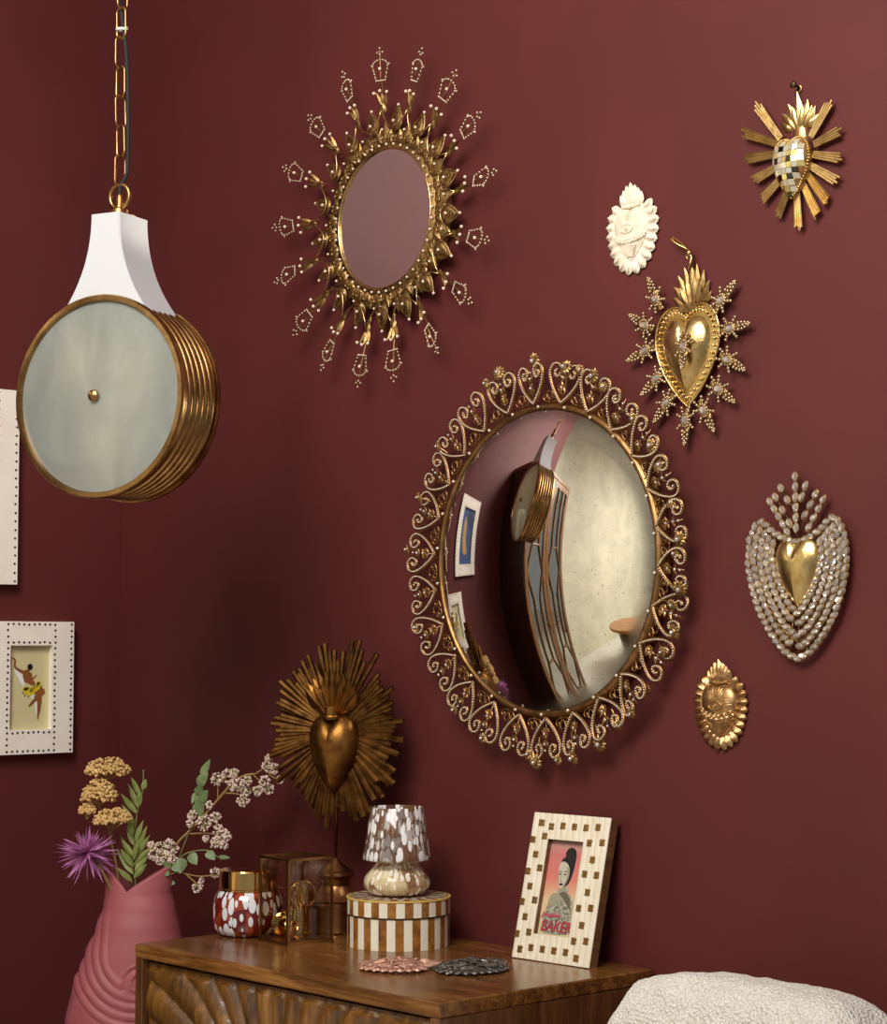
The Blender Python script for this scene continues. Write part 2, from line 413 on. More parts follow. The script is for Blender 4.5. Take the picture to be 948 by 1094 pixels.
def text_mesh(s, size, name, mat, parent, loc, shear=0, extrude=.0002, xs=1.0, bold=0):
    cu = bpy.data.curves.new(name, 'FONT'); cu.body = s; cu.size = size; cu.extrude = extrude; cu.shear = shear; cu.offset = bold
    cu.align_x = 'CENTER'; cu.align_y = 'CENTER'
    o = bpy.data.objects.new(name, cu); C.objects.link(o); bpy.context.view_layer.update()
    me = bpy.data.meshes.new_from_object(o.evaluated_get(bpy.context.evaluated_depsgraph_get()))
    bpy.data.objects.remove(o); bpy.data.curves.remove(cu)
    me.transform(S(xs, 1, 1)); me.materials.clear(); me.materials.append(M[mat])
    r = bpy.data.objects.new(name, me); C.objects.link(r); r.parent = parent; r.location = loc; me.name = name
    return r

# ================================================================== THE ROOM
CEIL = 3.45
struct('wall_back', box(5.6, .12, CEIL, (2.72, .06, CEIL/2)), 'wall')
struct('wall_left', box(.12, 1.62, CEIL, (-.06, -.81, CEIL/2)), 'wall')
a, b = Vector((-1.3, -.8)), Vector((1.35, -6.3)); d = (b-a).normalized(); nn = Vector((d.y, -d.x))*.12
struct('wall_front', prism([tuple(a), tuple(b), tuple(b+nn), tuple(a+nn)], 0, CEIL), 'cream')
struct('floor', box(7.6, 7.4, .1, (2.0, -3.0, -.05)), 'floor')
struct('ceiling', box(7.6, 7.4, .1, (2.0, -3.0, CEIL+.05)), 'ceil')

# ================================================================== PENDANT LAMP
def pendant():
    t = thing('pendant_lamp', 'round brass drum pendant lamp with frosted glass face and flared white neck on a chain', 'lamp', (.776, -.517, 1.66), (0, 0, math.radians(21)))
    RD, DP = .158, .104
    toY = R(PI/2, 'X')                              # lathe axis z -> -y (front)
    m = MB(); prof = [(RD-.014, -DP/2)]
    prof = []
    nb = 6; pitch = DP*.86/nb
    for k in range(nb):
        zc = -DP*.43+pitch*(k+.5)
        for q in range(9):
            a = PI*q/8; prof.append((RD-.007+.0075*math.sin(a), zc-pitch*.5*math.cos(a)))
    m.add(lathe(prof, 96, False), toY); m.build('ribbed_drum', 'brass', t)
    for sgn in (1, -1):
        m = MB(); z = sgn*DP*.43; e = sgn*DP/2
        pr = [(RD-.004, z), (RD+.003, z), (RD+.003, e), (RD+.001, e+sgn*.003), (RD-.0055, e+sgn*.004), (RD-.0075, e+sgn*.001), (RD-.0075, z)]
        if sgn < 0: pr = pr[::-1]
        m.add(lathe(pr, 96, False), toY); rim = m.build('rim', 'brass', t)
        m = MB(); pr = [((RD-.0065)*k/10, sgn*(DP/2+.007-.011*(k/10)**2)) for k in range(11)]
        if sgn > 0: pr = pr[::-1]
        m.add(lathe(pr, 72, False), toY); m.build('glass_disc', 'opal', t)
        m = MB(); pr = [(0.0001, .011), (.005, .0105), (.0085, .008), (.0095, .004), (.007, .001), (.0065, -.006)]
        m.add(lathe(pr[::-1], 20), T(0, -sgn*(DP/2+.007), 0) @ (toY if sgn > 0 else R(-PI/2, 'X'))); m.build('knob', 'brass', t)
    for (x, z) in ((-.035, .055), (.062, .03), (.018, -.075)):
        m = MB(); ball(m, (0, 0, 0), .02, True); m.build('bulb', 'bulb', t, loc=(x, -.008, z), angle=180)
    # flared square neck
    m = MB(); v = []; f = []; N = 16; Z0, Z1 = .126, .293; hy0, hy1 = .043, .039
    for k in range(N+1):
        s = k/N; z = Z0+(Z1-Z0)*s
        hx = .028+.062*(1-s)**2.3; hy = hy0+(hy1-hy0)*s
        c = .0025
        v += [(-hx+c, -hy, z), (hx-c, -hy, z), (hx, -hy+c, z), (hx, hy-c, z), (hx-c, hy, z), (-hx+c, hy, z), (-hx, hy-c, z), (-hx, -hy+c, z)]
    for k in range(N):
        for i in range(8): j = (i+1) % 8; f.append((k*8+i, k*8+j, k*8+8+j, k*8+8+i))
    f.append(tuple(range(N*8, N*8+8))); f.append(tuple(range(7, -1, -1)))
    m.add((v, f)); m.build('neck', 'whitepaint', t, angle=35)
    m = MB(); m.add(lathe([(.026, .2925), (.026, .2955), (.015, .297), (.0145, .305), (.012, .3075), (.0001, .3075)], 32)); m.build('cap', 'brass', t)
    m = MB(); m.add(tube([(.0185*math.cos(2*PI*i/32), 0,   .327+.0195*math.sin(2*PI*i/32)) for i in range(32)], .0040, 10, True)); m.build('ring', 'brass', t, angle=180)
    m = MB(); m.add(lathe([(.008, .3075), (.008, .312), (.0055, .313), (.0055, .328), (.004, .330), (.0001, .330)], 20)); m.build('cord_grip', 'brass', t)
    # chain to the ceiling
    z = .3685; k = 0; L0 = .0525; w = .0095
    m = MB(); pts = []
    for i in range(12): a = PI*i/11; pts.append((w*math.cos(a), 0, L0/2-w+w*math.sin(a)))
    for i in range(12): a = PI+PI*i/11; pts.append((w*math.cos(a), 0, -L0/2+w+w*math.sin(a)))
    m.add(tube(pts, .0019, 8, True)); first = None; top = CEIL-1.66
    while z+L0/2 < top-.03:
        ang = (math.radians(-12) if k % 2 else math.radians(72))+random.uniform(-.12, .12)
        if first is None: first = m.build('chain_link', 'brass', t, loc=(0, 0, z), rot=(0, 0, ang), angle=180)
        else: clone(first, t, (random.uniform(-.0012, .0012), 0, z), (0, random.uniform(-.04, .04), ang))
        z += L0-.0042; k += 1
    m = MB(); pts = [(0, 0, .328), (.002, -.001, .345), (.012, .002, .365), (.0135, .002, .42), (.012, .002, .5), (.009, .001, .56), (.0, .002, .615), (-.006, .002, .66), (-.008, .001, .72)]
    zz = .8; s = 1
    while zz < top-.03: pts.append((.008*s, .002, zz)); s = -s; zz += .09
    pts.append((0, 0, top-.01))
    m.add(tube(cat(pts, 5), .0032, 8)); m.build('cord', 'black', t, angle=180)
    m = MB(); m.add(tube([(.0065*math.cos(a), .005*math.sin(a), 0) for a in [2*PI*i/16 for i in range(16)]], .0024, 6, True, up=(0, 0, 1))); m.add(box(.007, .004, .0045, (.0095, 0, 0))); m.build('cable_tie', 'white_plastic', t, loc=(-.002, 0, .60))
    m = MB(); m.add(lathe([(.055, top), (.055, top-.012), (.02, top-.028), (.0001, top-.03)][::-1], 32)); m.build('ceiling_rose', 'brass', t)
pendant()

# ================================================================== SUNBURST CROWN MIRROR
def crown_mirror():
    t = thing('sunburst_mirror', 'small round mirror ringed by gold leaves and pearl-tipped crown rays', 'mirror', (.853, 0, 2.01), WALLROT)
    m = MB(); m.add(lathe([(.0001, .0265), (.1225, .0265), (.1225, .012)], 96)); m.build('mirror_glass', 'mirror', t)
    m = MB(); m.add(lathe([(.150, .002), (.150, .012), (.140, .024), (.1265, .027), (.1235, .0285), (.1215, .0285), (.121, .0265)], 96, False)); m.add(lathe([(.0001, .002), (.15, .002)], 96)); m.build('frame_ring', 'oldgold', t)
    m = MB(); m.add(torus(.1225, .0020, 96, 8), T(0, 0, .0285)); m.build('inner_wire', 'wire', t, angle=180)
    # beads around the glass
    m = MB()
    for i in range(42):
        a = 2*PI*i/42; ball(m, (.129*math.cos(a), .129*math.sin(a), .0305), .0024, True)
    m.build('pearl_ring', 'pearl', t, angle=180)
    # filigree leaves lying on the ring
    m = MB(); m.add(leaf(.040, .030, .004, .000, 8, .62)); 
    for s in (-1, 1):
        m.add(leaf(.028, .013, .004, .001, 6, .7), T(s*.006, .003, .0015) @ R(-s*.5))
        m.add(torus(.0035, .0009, 10, 5), T(s*.004, .012, .0055)); 
    fl = None; pe = None
    for i in range(34):
        a = 2*PI*(i+.5)/34; p = (.130*math.cos(a), .130*math.sin(a), .026); r = (random.uniform(-.22, .08), random.uniform(-.15, .15), a-PI/2+random.uniform(-.1, .1))
        if fl is None:
            fl = m.build('filigree_leaf', 'oldgold', t, loc=p, rot=r, angle=60)
            q = MB(); ball(q, (0, .026, .007), .0024, True); q.build('pearl', 'pearl', fl, angle=180)
        else: clone(fl, t, p, r)
    # upright petals between the rays
    m = MB(); m.add(leaf(.046, .033, .005, .000, 10, .66)); 
    for k in range(3):
        w = .0085-.002*k; y0 = .012+.008*k
        m.add(tube([(w*math.cos(PI*j/8), y0+w*.9*math.sin(PI*j/8), .0062-.0006*k) for j in range(9)], .0009, 5))
    m.add(tube(cat([(-.0125, .014, .001), (-.011, .024, .001), (-.005, .035, .003), (0, .042, .005), (.005, .035, .003), (.011, .024, .001), (.0125, .014, .001)], 4), .0011, 5))
    pt = None
    for i in range(17):
        a = math.radians(89)+2*PI*(i+.5)/17; p = (.150*math.cos(a), .150*math.sin(a), .030); r = (-.08, 0, a-PI/2)
        if pt is None:
            pt = m.build('petal', 'oldgold', t, loc=p, rot=r, angle=60)
            for y, z in ((.018, .0065), (.047, .002)): q = MB(); ball(q, (0, 0, 0), .0028, True); q.build('pearl', 'pearl', pt, loc=(0, y, z), angle=180)
        else: clone(pt, t, p, r)
    # arching wires linking the rays
    m = MB()
    for i in range(17):
        a0 = math.radians(89)+2*PI*i/17; a1 = a0+2*PI/17; pts = []
        for k in range(13):
            s = k/12; a = a0+(a1-a0)*s; rr = .192-.036*math.sin(PI*s)**.7
            pts.append((rr*math.cos(a), rr*math.sin(a), .036))
        m.add(tube(pts, .0013, 6))
    m.build('arch_wires', 'wire', t, angle=180)
    # crown rays
    m = MB(); m.add(tube([(0, 0, -.004), (0, .05, 0), (0, .088, .004)], .0012, 6))
    for s in (-1, 0, 1): m.add(leaf(.033, .009, .003, .006, 6, .9), T(0, .018, 0) @ R(-s*.36))
    m.add(leaf(.020, .014, .003, .002, 6, .8), T(0, .010, .001))
    arch = cat([(-.0095, .068, .004), (-.0125, .080, .004), (-.0155, .093, .004), (-.011, .101, .004), (0, .104, .004), (.011, .101, .004), (.0155, .093, .004), (.0125, .080, .004), (.0095, .068, .004)], 4)
    m.add(tube(arch, .0013, 5)); m.add(tube([(-.0095, .068, .004), (.0095, .068, .004)], .0012, 5)); m.add(tube([(0, .068, .004), (0, .121, .004)], .0010, 5)); m.add(tube([(-.005, .1165, .004), (.005, .1165, .004)], .0009, 5))
    q = MB()
    for p in arch[::2]: ball(q, (p.x, p.y, p.z+.0008), .0019)
    for x in (-.006, -.003, .0, .003, .006): ball(q, (x, .068, .005), .0017)
    for x in (-.018, .018): ball(q, (x, .095, .004), .0021)
    for p in ((0, .1235), (-.0055, .1165), (.0055, .1165), (0, .113)): ball(q, (p[0], p[1], .004), .0021)
    w = MB()
    pearls = [(-.0135, .047, .008), (0, .050, .009), (.0135, .047, .008), (0, .088, .0065)]; ball(w, (0, 0, 0), .0030, True)
    ry = None
    for i in range(17):
        a = math.radians(89)+2*PI*i/17; p = (.172*math.cos(a), .172*math.sin(a), .03)
        r = Euler((random.uniform(.02, .12), random.uniform(-.3, .3), a-PI/2+random.uniform(-.05, .05)))
        if ry is None:
            ry = m.build('crown_ray', 'oldgold', t, loc=p, rot=r, angle=60)
            q.build('crown_beads', 'bead', ry, angle=180); w0 = w.build('pearl', 'pearl', ry, loc=pearls[0], angle=180)
            for q_ in pearls[1:]: clone(w0, ry, q_)
        else: clone(ry, t, p, r)
crown_mirror()

# ================================================================== CONVEX SCROLL MIRROR
def convex_mirror():
    t = thing('convex_mirror', 'large round convex mirror in a lacy frame of beaded scroll hearts', 'mirror', (1.2365, 0, 1.405), WALLROT)
    RG, RC, ZR = .238, .70, .024
    s = RC-math.sqrt(RC*RC-RG*RG); v = []; f = []; nr, na = 40, 128
    v.append((0, 0, ZR+s))
    for k in range(1, nr+1):
        r = RG*k/nr; z = ZR+s-(RC-math.sqrt(RC*RC-r*r))
        for i in range(na): a = 2*PI*i/na; v.append((r*math.cos(a), r*math.sin(a), z))
    for i in range(na): f.append((0, 1+i, 1+(i+1) % na))
    for k in range(nr-1):
        for i in range(na): j = (i+1) % na; f.append((1+k*na+i, 1+k*na+na+i, 1+k*na+na+j, 1+k*na+j))
    m = MB(); m.add((v, f)); m.build('mirror_glass', 'antique', t, angle=180)
    m = MB(); m.add(lathe([(.2505, .004), (.2505, .018), (.249, .0225), (.245, .0265), (.241, .0275), (.2385, .0265), (.2365, .0242), (.236, .015)], 128, False)); m.add(lathe([(.0001, .004), (.2505, .004)], 96)); m.build('frame_ring', 'frame_gold', t)
    m = MB()
    for i in range(26): a = 2*PI*(i+.5)/26+.01; ball(m, (.2425*math.cos(a), .2425*math.sin(a), .031), .0027, True)
    m.build('rim_studs', 'bead', t, angle=180)
    # one scroll heart
    half = [(0, 0), (.010, .009), (.0215, .022), (.030, .037), (.032, .049), (.027, .0585), (.018, .061), (.0105, .056), (.0095, .047), (.0145, .0405), (.0205, .043), (.0205, .0495), (.0165, .0515)]
    strip = MB(); beads = MB()
    for sg in (-1, 1):
        c = cat([(x*sg, y, 0) for x, y in half], 8)
        strip.add(tube(c, .0034, 6, flat=.7, up=(0, 0, 1)))
        acc = 0; last = None; nxt = 0
        for a, b in zip(c, c[1:]):
            L = (b-a).length
            while nxt <= acc+L:
                p = a.lerp(b, (nxt-acc)/L); ball(beads, (p.x, p.y, .0026), .0017); nxt += .0040
            acc += L
    strip.add(tube([(0, .002, 0), (0, .03, .0), (0, .058, 0)], .0012, 5))
    flw = MB()
    for k in range(5):
        a = 2*PI*k/5+.3; flw.add(leaf(.0100, .0072, .0018, .001, 5, .7), T(0, .0245, .003) @ R(a))
    for sg in (-1, 1): flw.add(leaf(.013, .0065, .0014, .001, 5, .8), T(0, .034, .003) @ R(-sg*.7)); flw.add(leaf(.012, .0065, .0014, .001, 5, .8), T(0, .014, .002) @ R(-sg*.9))
    fc = MB(); ball(fc, (0, .0245, .0045), .0023, True); ball(fc, (0, .040, .004), .0026, True); ball(fc, (.0, .050, .003), .0022, True)
    fil = MB()
    for sg in (-1, 1):
        fil.add(tube(cat([(sg*x, y, 0) for x, y in ((.001, .0), (.010, .001), (.0145, .006), (.012, .011), (.0075, .010), (.0075, .0065), (.010, .006))], 5), .0017, 6))
        fil.add(tube(cat([(sg*x, y, 0) for x, y in ((.001, .003), (.005, .009), (.0055, .015), (.001, .017))], 5), .0015, 6))
    h0 = None; f0 = None
    for i in range(26):
        a = math.radians(79)+2*PI*i/26; rr = .2485; p = (rr*math.cos(a), rr*math.sin(a), .030)
        rot = Euler((random.uniform(-.06, .16), random.uniform(-.22, .22), a-PI/2+random.uniform(-.05, .05)))
        if h0 is None:
            h0 = strip.build('scroll_heart', 'frame_gold', t, loc=p, rot=rot, angle=180)
            beads.build('beads', 'bead', h0, angle=180); flw.build('flower', 'frame_gold', h0, angle=60); fc.build('gems', 'gem', h0, angle=180)
        else: clone(h0, t, p, rot)
        a += PI/26; p = (.250*math.cos(a), .250*math.sin(a), .024); rot = (.1, 0, a-PI/2)
        if f0 is None: f0 = fil.build('filigree_scroll', 'frame_gold', t, loc=p, rot=rot, angle=180)
        else: clone(f0, t, p, rot)
    # rosettes standing out from the scrollwork
    ro = MB()
    for k in range(11): ro.add(leaf(.0092, .0048, .0014, -.001, 5, 1.3), R(2*PI*k/11))
    ro.add(lathe([(.0001, .003), (.004, .0022), (.005, 0), (.004, -.001)][::-1], 12))
    ro.add(tube([(0, 0, -.001), (0, -.012, -.008), (0, -.026, -.012)], .0009, 5))
    rb = MB(); ball(rb, (0, 0, .0028), .0028, True)
    big = [(78, 305), (66, 305), (34, 291), (27, 290), (4, 296), (-10, 300), (-22, 306), (-65, 313), (-76, 316), (-91, 317), (106, 317), (91, 316)]
    sm = [(61, 297), (45, 291), (15, 290), (0, 286), (-15, 290), (-29, 297), (-41, 302), (-50, 308), (54, 294), (72, 306), (-129, 308), (-114, 310), (175, 312), (-56, 306), (-82, 314), (-94, 306), (112, 313), (140, 305), (158, 304), (-160, 306)]
    r0 = None
    for lst, sc in ((big, 1.42), (sm, 1.0)):
        for dg, rr in lst:
            a = math.radians(dg); p = (rr/1000*math.cos(a), rr/1000*math.sin(a), .038); rot = (random.uniform(-.3, .3), random.uniform(-.2, .4), a-PI/2)
            if r0 is None: r0 = ro.build('rosette', 'oldgold', t, loc=p, rot=rot, angle=50); rb.build('rosette_gem', 'gem', r0, angle=180); c = r0
            else: c = clone(r0, t, p, rot)
            c.scale = (sc,)*3
convex_mirror()

# ================================================================== HEART ORNAMENTS
def flame_leaves(m, n, L, W, spread, base=(0, 0), h=.003, bend=.004, curve=.9, rows=1):
    for rI in range(rows):
        nn = n-rI; sc = 1-.22*rI
        for i in range(nn):
            s = (i/(nn-1)-.5)*2 if nn > 1 else 0
            m.add(leaf(L*sc*(1-.42*abs(s)**1.3), W*sc, h, bend*(1-abs(s)), 7, .85), T(base[0]+s*W*.7, base[1]+.002*abs(s), .001+.0012*rI+.0008*(1-abs(s))) @ R(-s*spread))

def disco():
    t = thing('heart_ornament', 'gold heart ornament covered in mirror tiles with straight split rays, hung highest at the right', 'ornament', (1.732, 0, 1.94), WALLROT)
    Z = .012
    m = MB(); o = [(x*.94-.003, y+.004) for x, y in heart(.068, .088, cleft=.45)]
    m.add(puff(o, .020, (-.003, .008), 10, z0=Z)); m.add(lathe([(.012, .0), (.012, Z)], 16), T(-.003, .005, 0)); m.build('heart_body', 'gold', t)
    m = MB(); L = len(o)
    for i in range(L):
        p = o[i]; q = o[(i+1) % L]; nseg = max(1, round(math.dist(p, q)/.0032))
        for k in range(nseg):
            x = p[0]+(q[0]-p[0])*k/nseg; y = p[1]+(q[1]-p[1])*k/nseg; ball(m, (x*.97, y*.97+.0003, Z+.006), .0023)
    m.build('rope_border', 'gold', t, angle=180)
    # tiles
    def zz(x, y):
        s = 0
        for k in range(40):
            s = k/40
            if not inside((-.003+(x+.003)*1/(max(s, 1e-3)), .008+(y-.008)/max(s, 1e-3))): continue
            break
        return Z+.0215*max(0, 1-s**2.2)**.55+.0006
    def inside(p):
        c = False; j = L-1
        for i in range(L):
            if (o[i][1] > p[1]) != (o[j][1] > p[1]) and p[0] < (o[j][0]-o[i][0])*(p[1]-o[i][1])/(o[j][1]-o[i][1])+o[i][0]: c = not c
            j = i
        return c
    m = MB(); g = .0078; random.seed(5)
    for iy in range(-6, 7):
        for ix in range(-5, 6):
            cx, cy = -.003+ix*g, .006+iy*g*1.06
            cr = [(cx+a*g*.46, cy+b*g*.48) for a, b in ((-1, -1), (1, -1), (1, 1), (-1, 1))]
            if not inside((-.003+(cx+.003)*1.1, .008+(cy-.008)*1.1)): continue
            z = [zz(*c) for c in cr]; zc = zz(cx, cy)
            dx = (z[1]+z[2]-z[0]-z[3])/2*.9+random.uniform(-.0009, .0009); dy = (z[2]+z[3]-z[0]-z[1])/2*.9+random.uniform(-.0009, .0009)
            top = [(c[0], c[1], zc+.0012+dx*a/2+dy*b/2) for c, (a, b) in zip(cr, ((-1, -1), (1, -1), (1, 1), (-1, 1)))]
            v = top+[(p[0], p[1], p[2]-.002) for p in top]
            m.add((v, [(0, 1, 2, 3), (4, 7, 6, 5), (0, 4, 5, 1), (1, 5, 6, 2), (2, 6, 7, 3), (3, 7, 4, 0)]), mi=random.choice([0, 0, 0, 1, 1, 2, 3]))
    M['tile_cream_refl'] = simple('cream_reflection_tile', (244, 236, 208), .12, .6); M['tile_yellow_refl'] = simple('yellow_reflection_tile', (244, 222, 140), .08, .6)  # cream and yellow bases paint in the bright room the tiles would mirror
    M['tile_amber'] = simple('amber_mirror_tile', (186, 122, 62), .1, .7); M['tile_smoke'] = simple('smoky_mirror_tile', (120, 116, 96), .08, 1)
    m.build('mirror_tiles', ['tile_cream_refl', 'tile_yellow_refl', 'tile_amber', 'tile_smoke'], t, smooth=False)
    m = MB(); flame_leaves(m, 7, .046, .017, 1.0, (0, .062), .004, .005, rows=2); flame_leaves(m, 3, .056, .017, .30, (0, .060), .005, .005)
    m.add(tube([(0, .045, 0), (0, .066, 0)], [.0135, .010], 12, flat=.4, up=(0, 0, 1))); m.add(torus(.0045, .0012, 12, 5), T(0, .121, .002))
    m.M = T(0, 0, .012); o2 = m.build('flame', 'gold', t, angle=60)
    tips = [(-74, 115), (-99, 76), (-95, 35), (-80, 0), (-63, -31), (-35, -59), (2, -86), (38, -73), (56, -55), (72, -27), (81, 4), (81, 45), (62, 92)]
    ins = [(-27, 52), (-33, 46), (-34, 32), (-29, 15), (-20, 0), (-11, -16), (0, -22), (9, -16), (18, -6), (25, 4), (30, 19), (31, 33), (26, 45)]
    for (tx, ty), (ix, iy) in zip(tips, ins):
        a = Vector((ix, iy, 0))/1000; b = Vector((tx, ty, 0))/1000; d = b-a; n = Vector((-d.y, d.x, 0)).normalized(); m = MB()
        for k in (-1.5, -.5, .5, 1.5):
            e = a+d*random.uniform(.84, 1.02)+n*k*.0040; s0 = a+n*k*.0026
            m.add(tube([(s0.x, s0.y, .010), (e.x, e.y, .010)], [.0018, .0024], 5, flat=.8))
            mid = (s0+e)/2
        m.add(tube([(a.x, a.y, .009), (a.x+d.x*.8, a.y+d.y*.8, .009)], [.004, .0065], 6, flat=.3, up=(0, 0, 1)))
        m.build('ray', 'gold', t, angle=40)
    m = MB(); m.add(tube([(0, .124, -.004), (0, .124, .014)], .0022, 8)); ball(m, (0, .1245, .015), .0055, True, sc=(.0055, .0055, .003)); nail = m
    n = nail.build('nail', 'stud', None, loc=(1.732, 0, 1.94), rot=WALLROT)
    tag(n, 'small dark nail in the wall holding the mirror-tiled heart', 'nail')
disco()

def milagro(name, label, loc, rot, mat, W, H, eye=True, seed=0, npet=9, group=None, tz=0):
    """small cast plaque: scalloped border, heart with an eye, flame on top"""
    rnd = random.Random(seed); t = thing(name, label, 'ornament', loc, rot, group)
    cy = -H*.09
    side = [(0, .30*H+cy), (.20*W, .325*H+cy), (.34*W, .27*H+cy), (.41*W, .11*H+cy), (.37*W, -.09*H+cy), (.24*W, -.28*H+cy), (0, -.37*H+cy)]
    out = side+[(-x, y) for x, y in reversed(side[1:-1])]; o = [(p.x, p.y) for p in cat([(x, y, 0) for x, y in out], 8, True)]
    m = MB(); m.add(puff(o, H*.022, (0, cy), 8, 2.5, .5, z0=.004)); m.add(prism([(x*.97, y*.97+cy*.03) for x, y in o], 0, .004)); m.build('body_plate', mat, t, angle=60)
    m = MB(); n = len(o); L = [0]
    for i in range(n): L.append(L[-1]+math.dist(o[i], o[(i+1) % n]))
    tot = L[-1]; np_ = 2*npet+4
    for k in range(np_):
        s = tot*(k+.5)/np_; i = max(j for j in range(n) if L[j] <= s); a = Vector(o[i]); b = Vector(o[(i+1) % n]); p = a.lerp(b, (s-L[i])/max(1e-9, L[i+1]-L[i]))
        d = (b-a).normalized(); nrm = Vector((d.y, -d.x))
        if nrm.dot(p-Vector((0, cy))) < 0: nrm = -nrm
        if p.y > cy+.25*H and abs(p.x) < .2*W: continue
        ang = math.atan2(nrm.y, nrm.x)-PI/2; w = tot/np_*1.22
        m.add(leaf(W*.235, w, .0055, -.0015, 8, .95, back=.9, tip=.5), T(p.x-nrm.x*W*.12, p.y-nrm.y*W*.12, .0050) @ R(ang))
        m.add(leaf(W*.15, w*.45, .0026, -.001, 6, .95, back=.5), T(p.x-nrm.x*W*.06, p.y-nrm.y*W*.06, .0095) @ R(ang))
    m.build('scalloped_border', mat, t, angle=70)
    HW, HH, h = W*.66, H*.56, H*.085
    ho = [(x, y+cy) for x, y in heart(HW, HH, 4, .44)]; hc = (0, cy+.05*H)
    def zz(x, y):
        s = min(1, math.hypot((x-hc[0])/(HW*.47), (y-hc[1])/(HH*(.42 if y > hc[1] else .58)))); return .006+h*max(0, 1-s**2.2)**.55
    m = MB(); m.add(puff(ho, h, hc, 12, 2.2, .55, z0=.006, groove=.0035, gtop=cy+.12*H, back=False))
    m.add(tube([(x*1.0, y, .0075) for x, y in ho], .0016, 5, True))
    for k in range(17):
        q = -1.45+2.9*k/16; pts = []
        for r in (.14, .20, .27, .31):
            x, y = r*W*math.sin(q), hc[1]+r*W*math.cos(q)*.95; pts.append((x, y, zz(x, y)+.0002))
        m.add(tube(pts, [.0008, .0012, .0013, .0008], 5))
    for k in range(9):
        q = -1+2*k/8; x0 = q*W*.14; x1 = q*W*.05
        m.add(tube([(x0, cy-.13*H, zz(x0, cy-.13*H)), ((x0+x1)/2, cy-.19*H, zz((x0+x1)/2, cy-.19*H)), (x1, cy-.25*H, zz(x1, cy-.25*H))], .0011, 5))
    m.build('heart_relief', mat, t, angle=70)
    m = MB()                                         # flower garland across the heart
    for k in range(7):
        q = -1+2*k/6; x = q*W*.27; y = cy-.075*H+.055*H*q*q; z = zz(x, y)+.0003
        for j in range(6): m.add(leaf(.0062, .0048, .0016, .0008, 4, .8), T(x, y, z) @ R(2*PI*j/6+k))
        ball(m, (x, y, z+.0014), .0017)
        if k < 6:
            xm = (q+1/6)*W*.27; ym = cy-.10*H+.055*H*(q+1/6)**2; ball(m, (xm, ym, zz(xm, ym)), .0022)
    m.build('garland', mat, t, angle=60)
    m = MB(); ey = cy+.055*H; zc = zz(0, ey)+.0002
    lid = [(W*.125*math.cos(2*PI*i/28), ey+H*.048*math.copysign(abs(math.sin(2*PI*i/28))**1.25, math.sin(2*PI*i/28))) for i in range(28)]
    m.add(tube([(x, y, zz(x, y)+.0004) for x, y in lid], .0014, 6, True)); m.add(torus(H*.026, .0010, 18, 5), T(0, ey, zc+.0004)); ball(m, (0, ey, zc), .003, True, sc=(H*.020, H*.020, .0022)); ball(m, (0, ey, zc+.0018), .0016)
    m.build('eye', mat, t, angle=180)
    m = MB()
    for s_, L_, w_ in ((-.95, .17, .15), (.95, .17, .15), (-.62, .21, .17), (.62, .21, .17), (-.32, .25, .18), (.32, .245, .18), (0, .275, .19)):
        m.add(leaf(H*L_, W*w_, .0065, .003, 9, .95, tip=.85), T(s_*W*.13, cy+.30*H, .004+.0015*(1-abs(s_))) @ R(-s_*.42))
    for s_, L_ in ((-.5, .13), (.5, .13), (-.15, .16), (.2, .15)): m.add(leaf(H*L_, W*.11, .006, .003, 8, .95), T(s_*W*.16, cy+.295*H, .0075) @ R(-s_*.4))
    m.add(tube([(-W*.17, cy+.325*H, .006), (0, cy+.305*H, .009), (W*.17, cy+.325*H, .006)], .0036, 8)); m.build('flame', mat, t, angle=70)
    return t
milagro('heart_plaque', 'ivory plaster sacred heart plaque with scalloped edge on the burgundy wall', (1.413, 0, 1.912), WALLROT, 'plaster', .104, .140, seed=1)
milagro('heart_plaque', 'copper gold sacred heart plaque, lowest ornament on the wall', (1.579, 0, 1.188), WALLROT, 'coppergold', .098, .130, seed=2, npet=11)

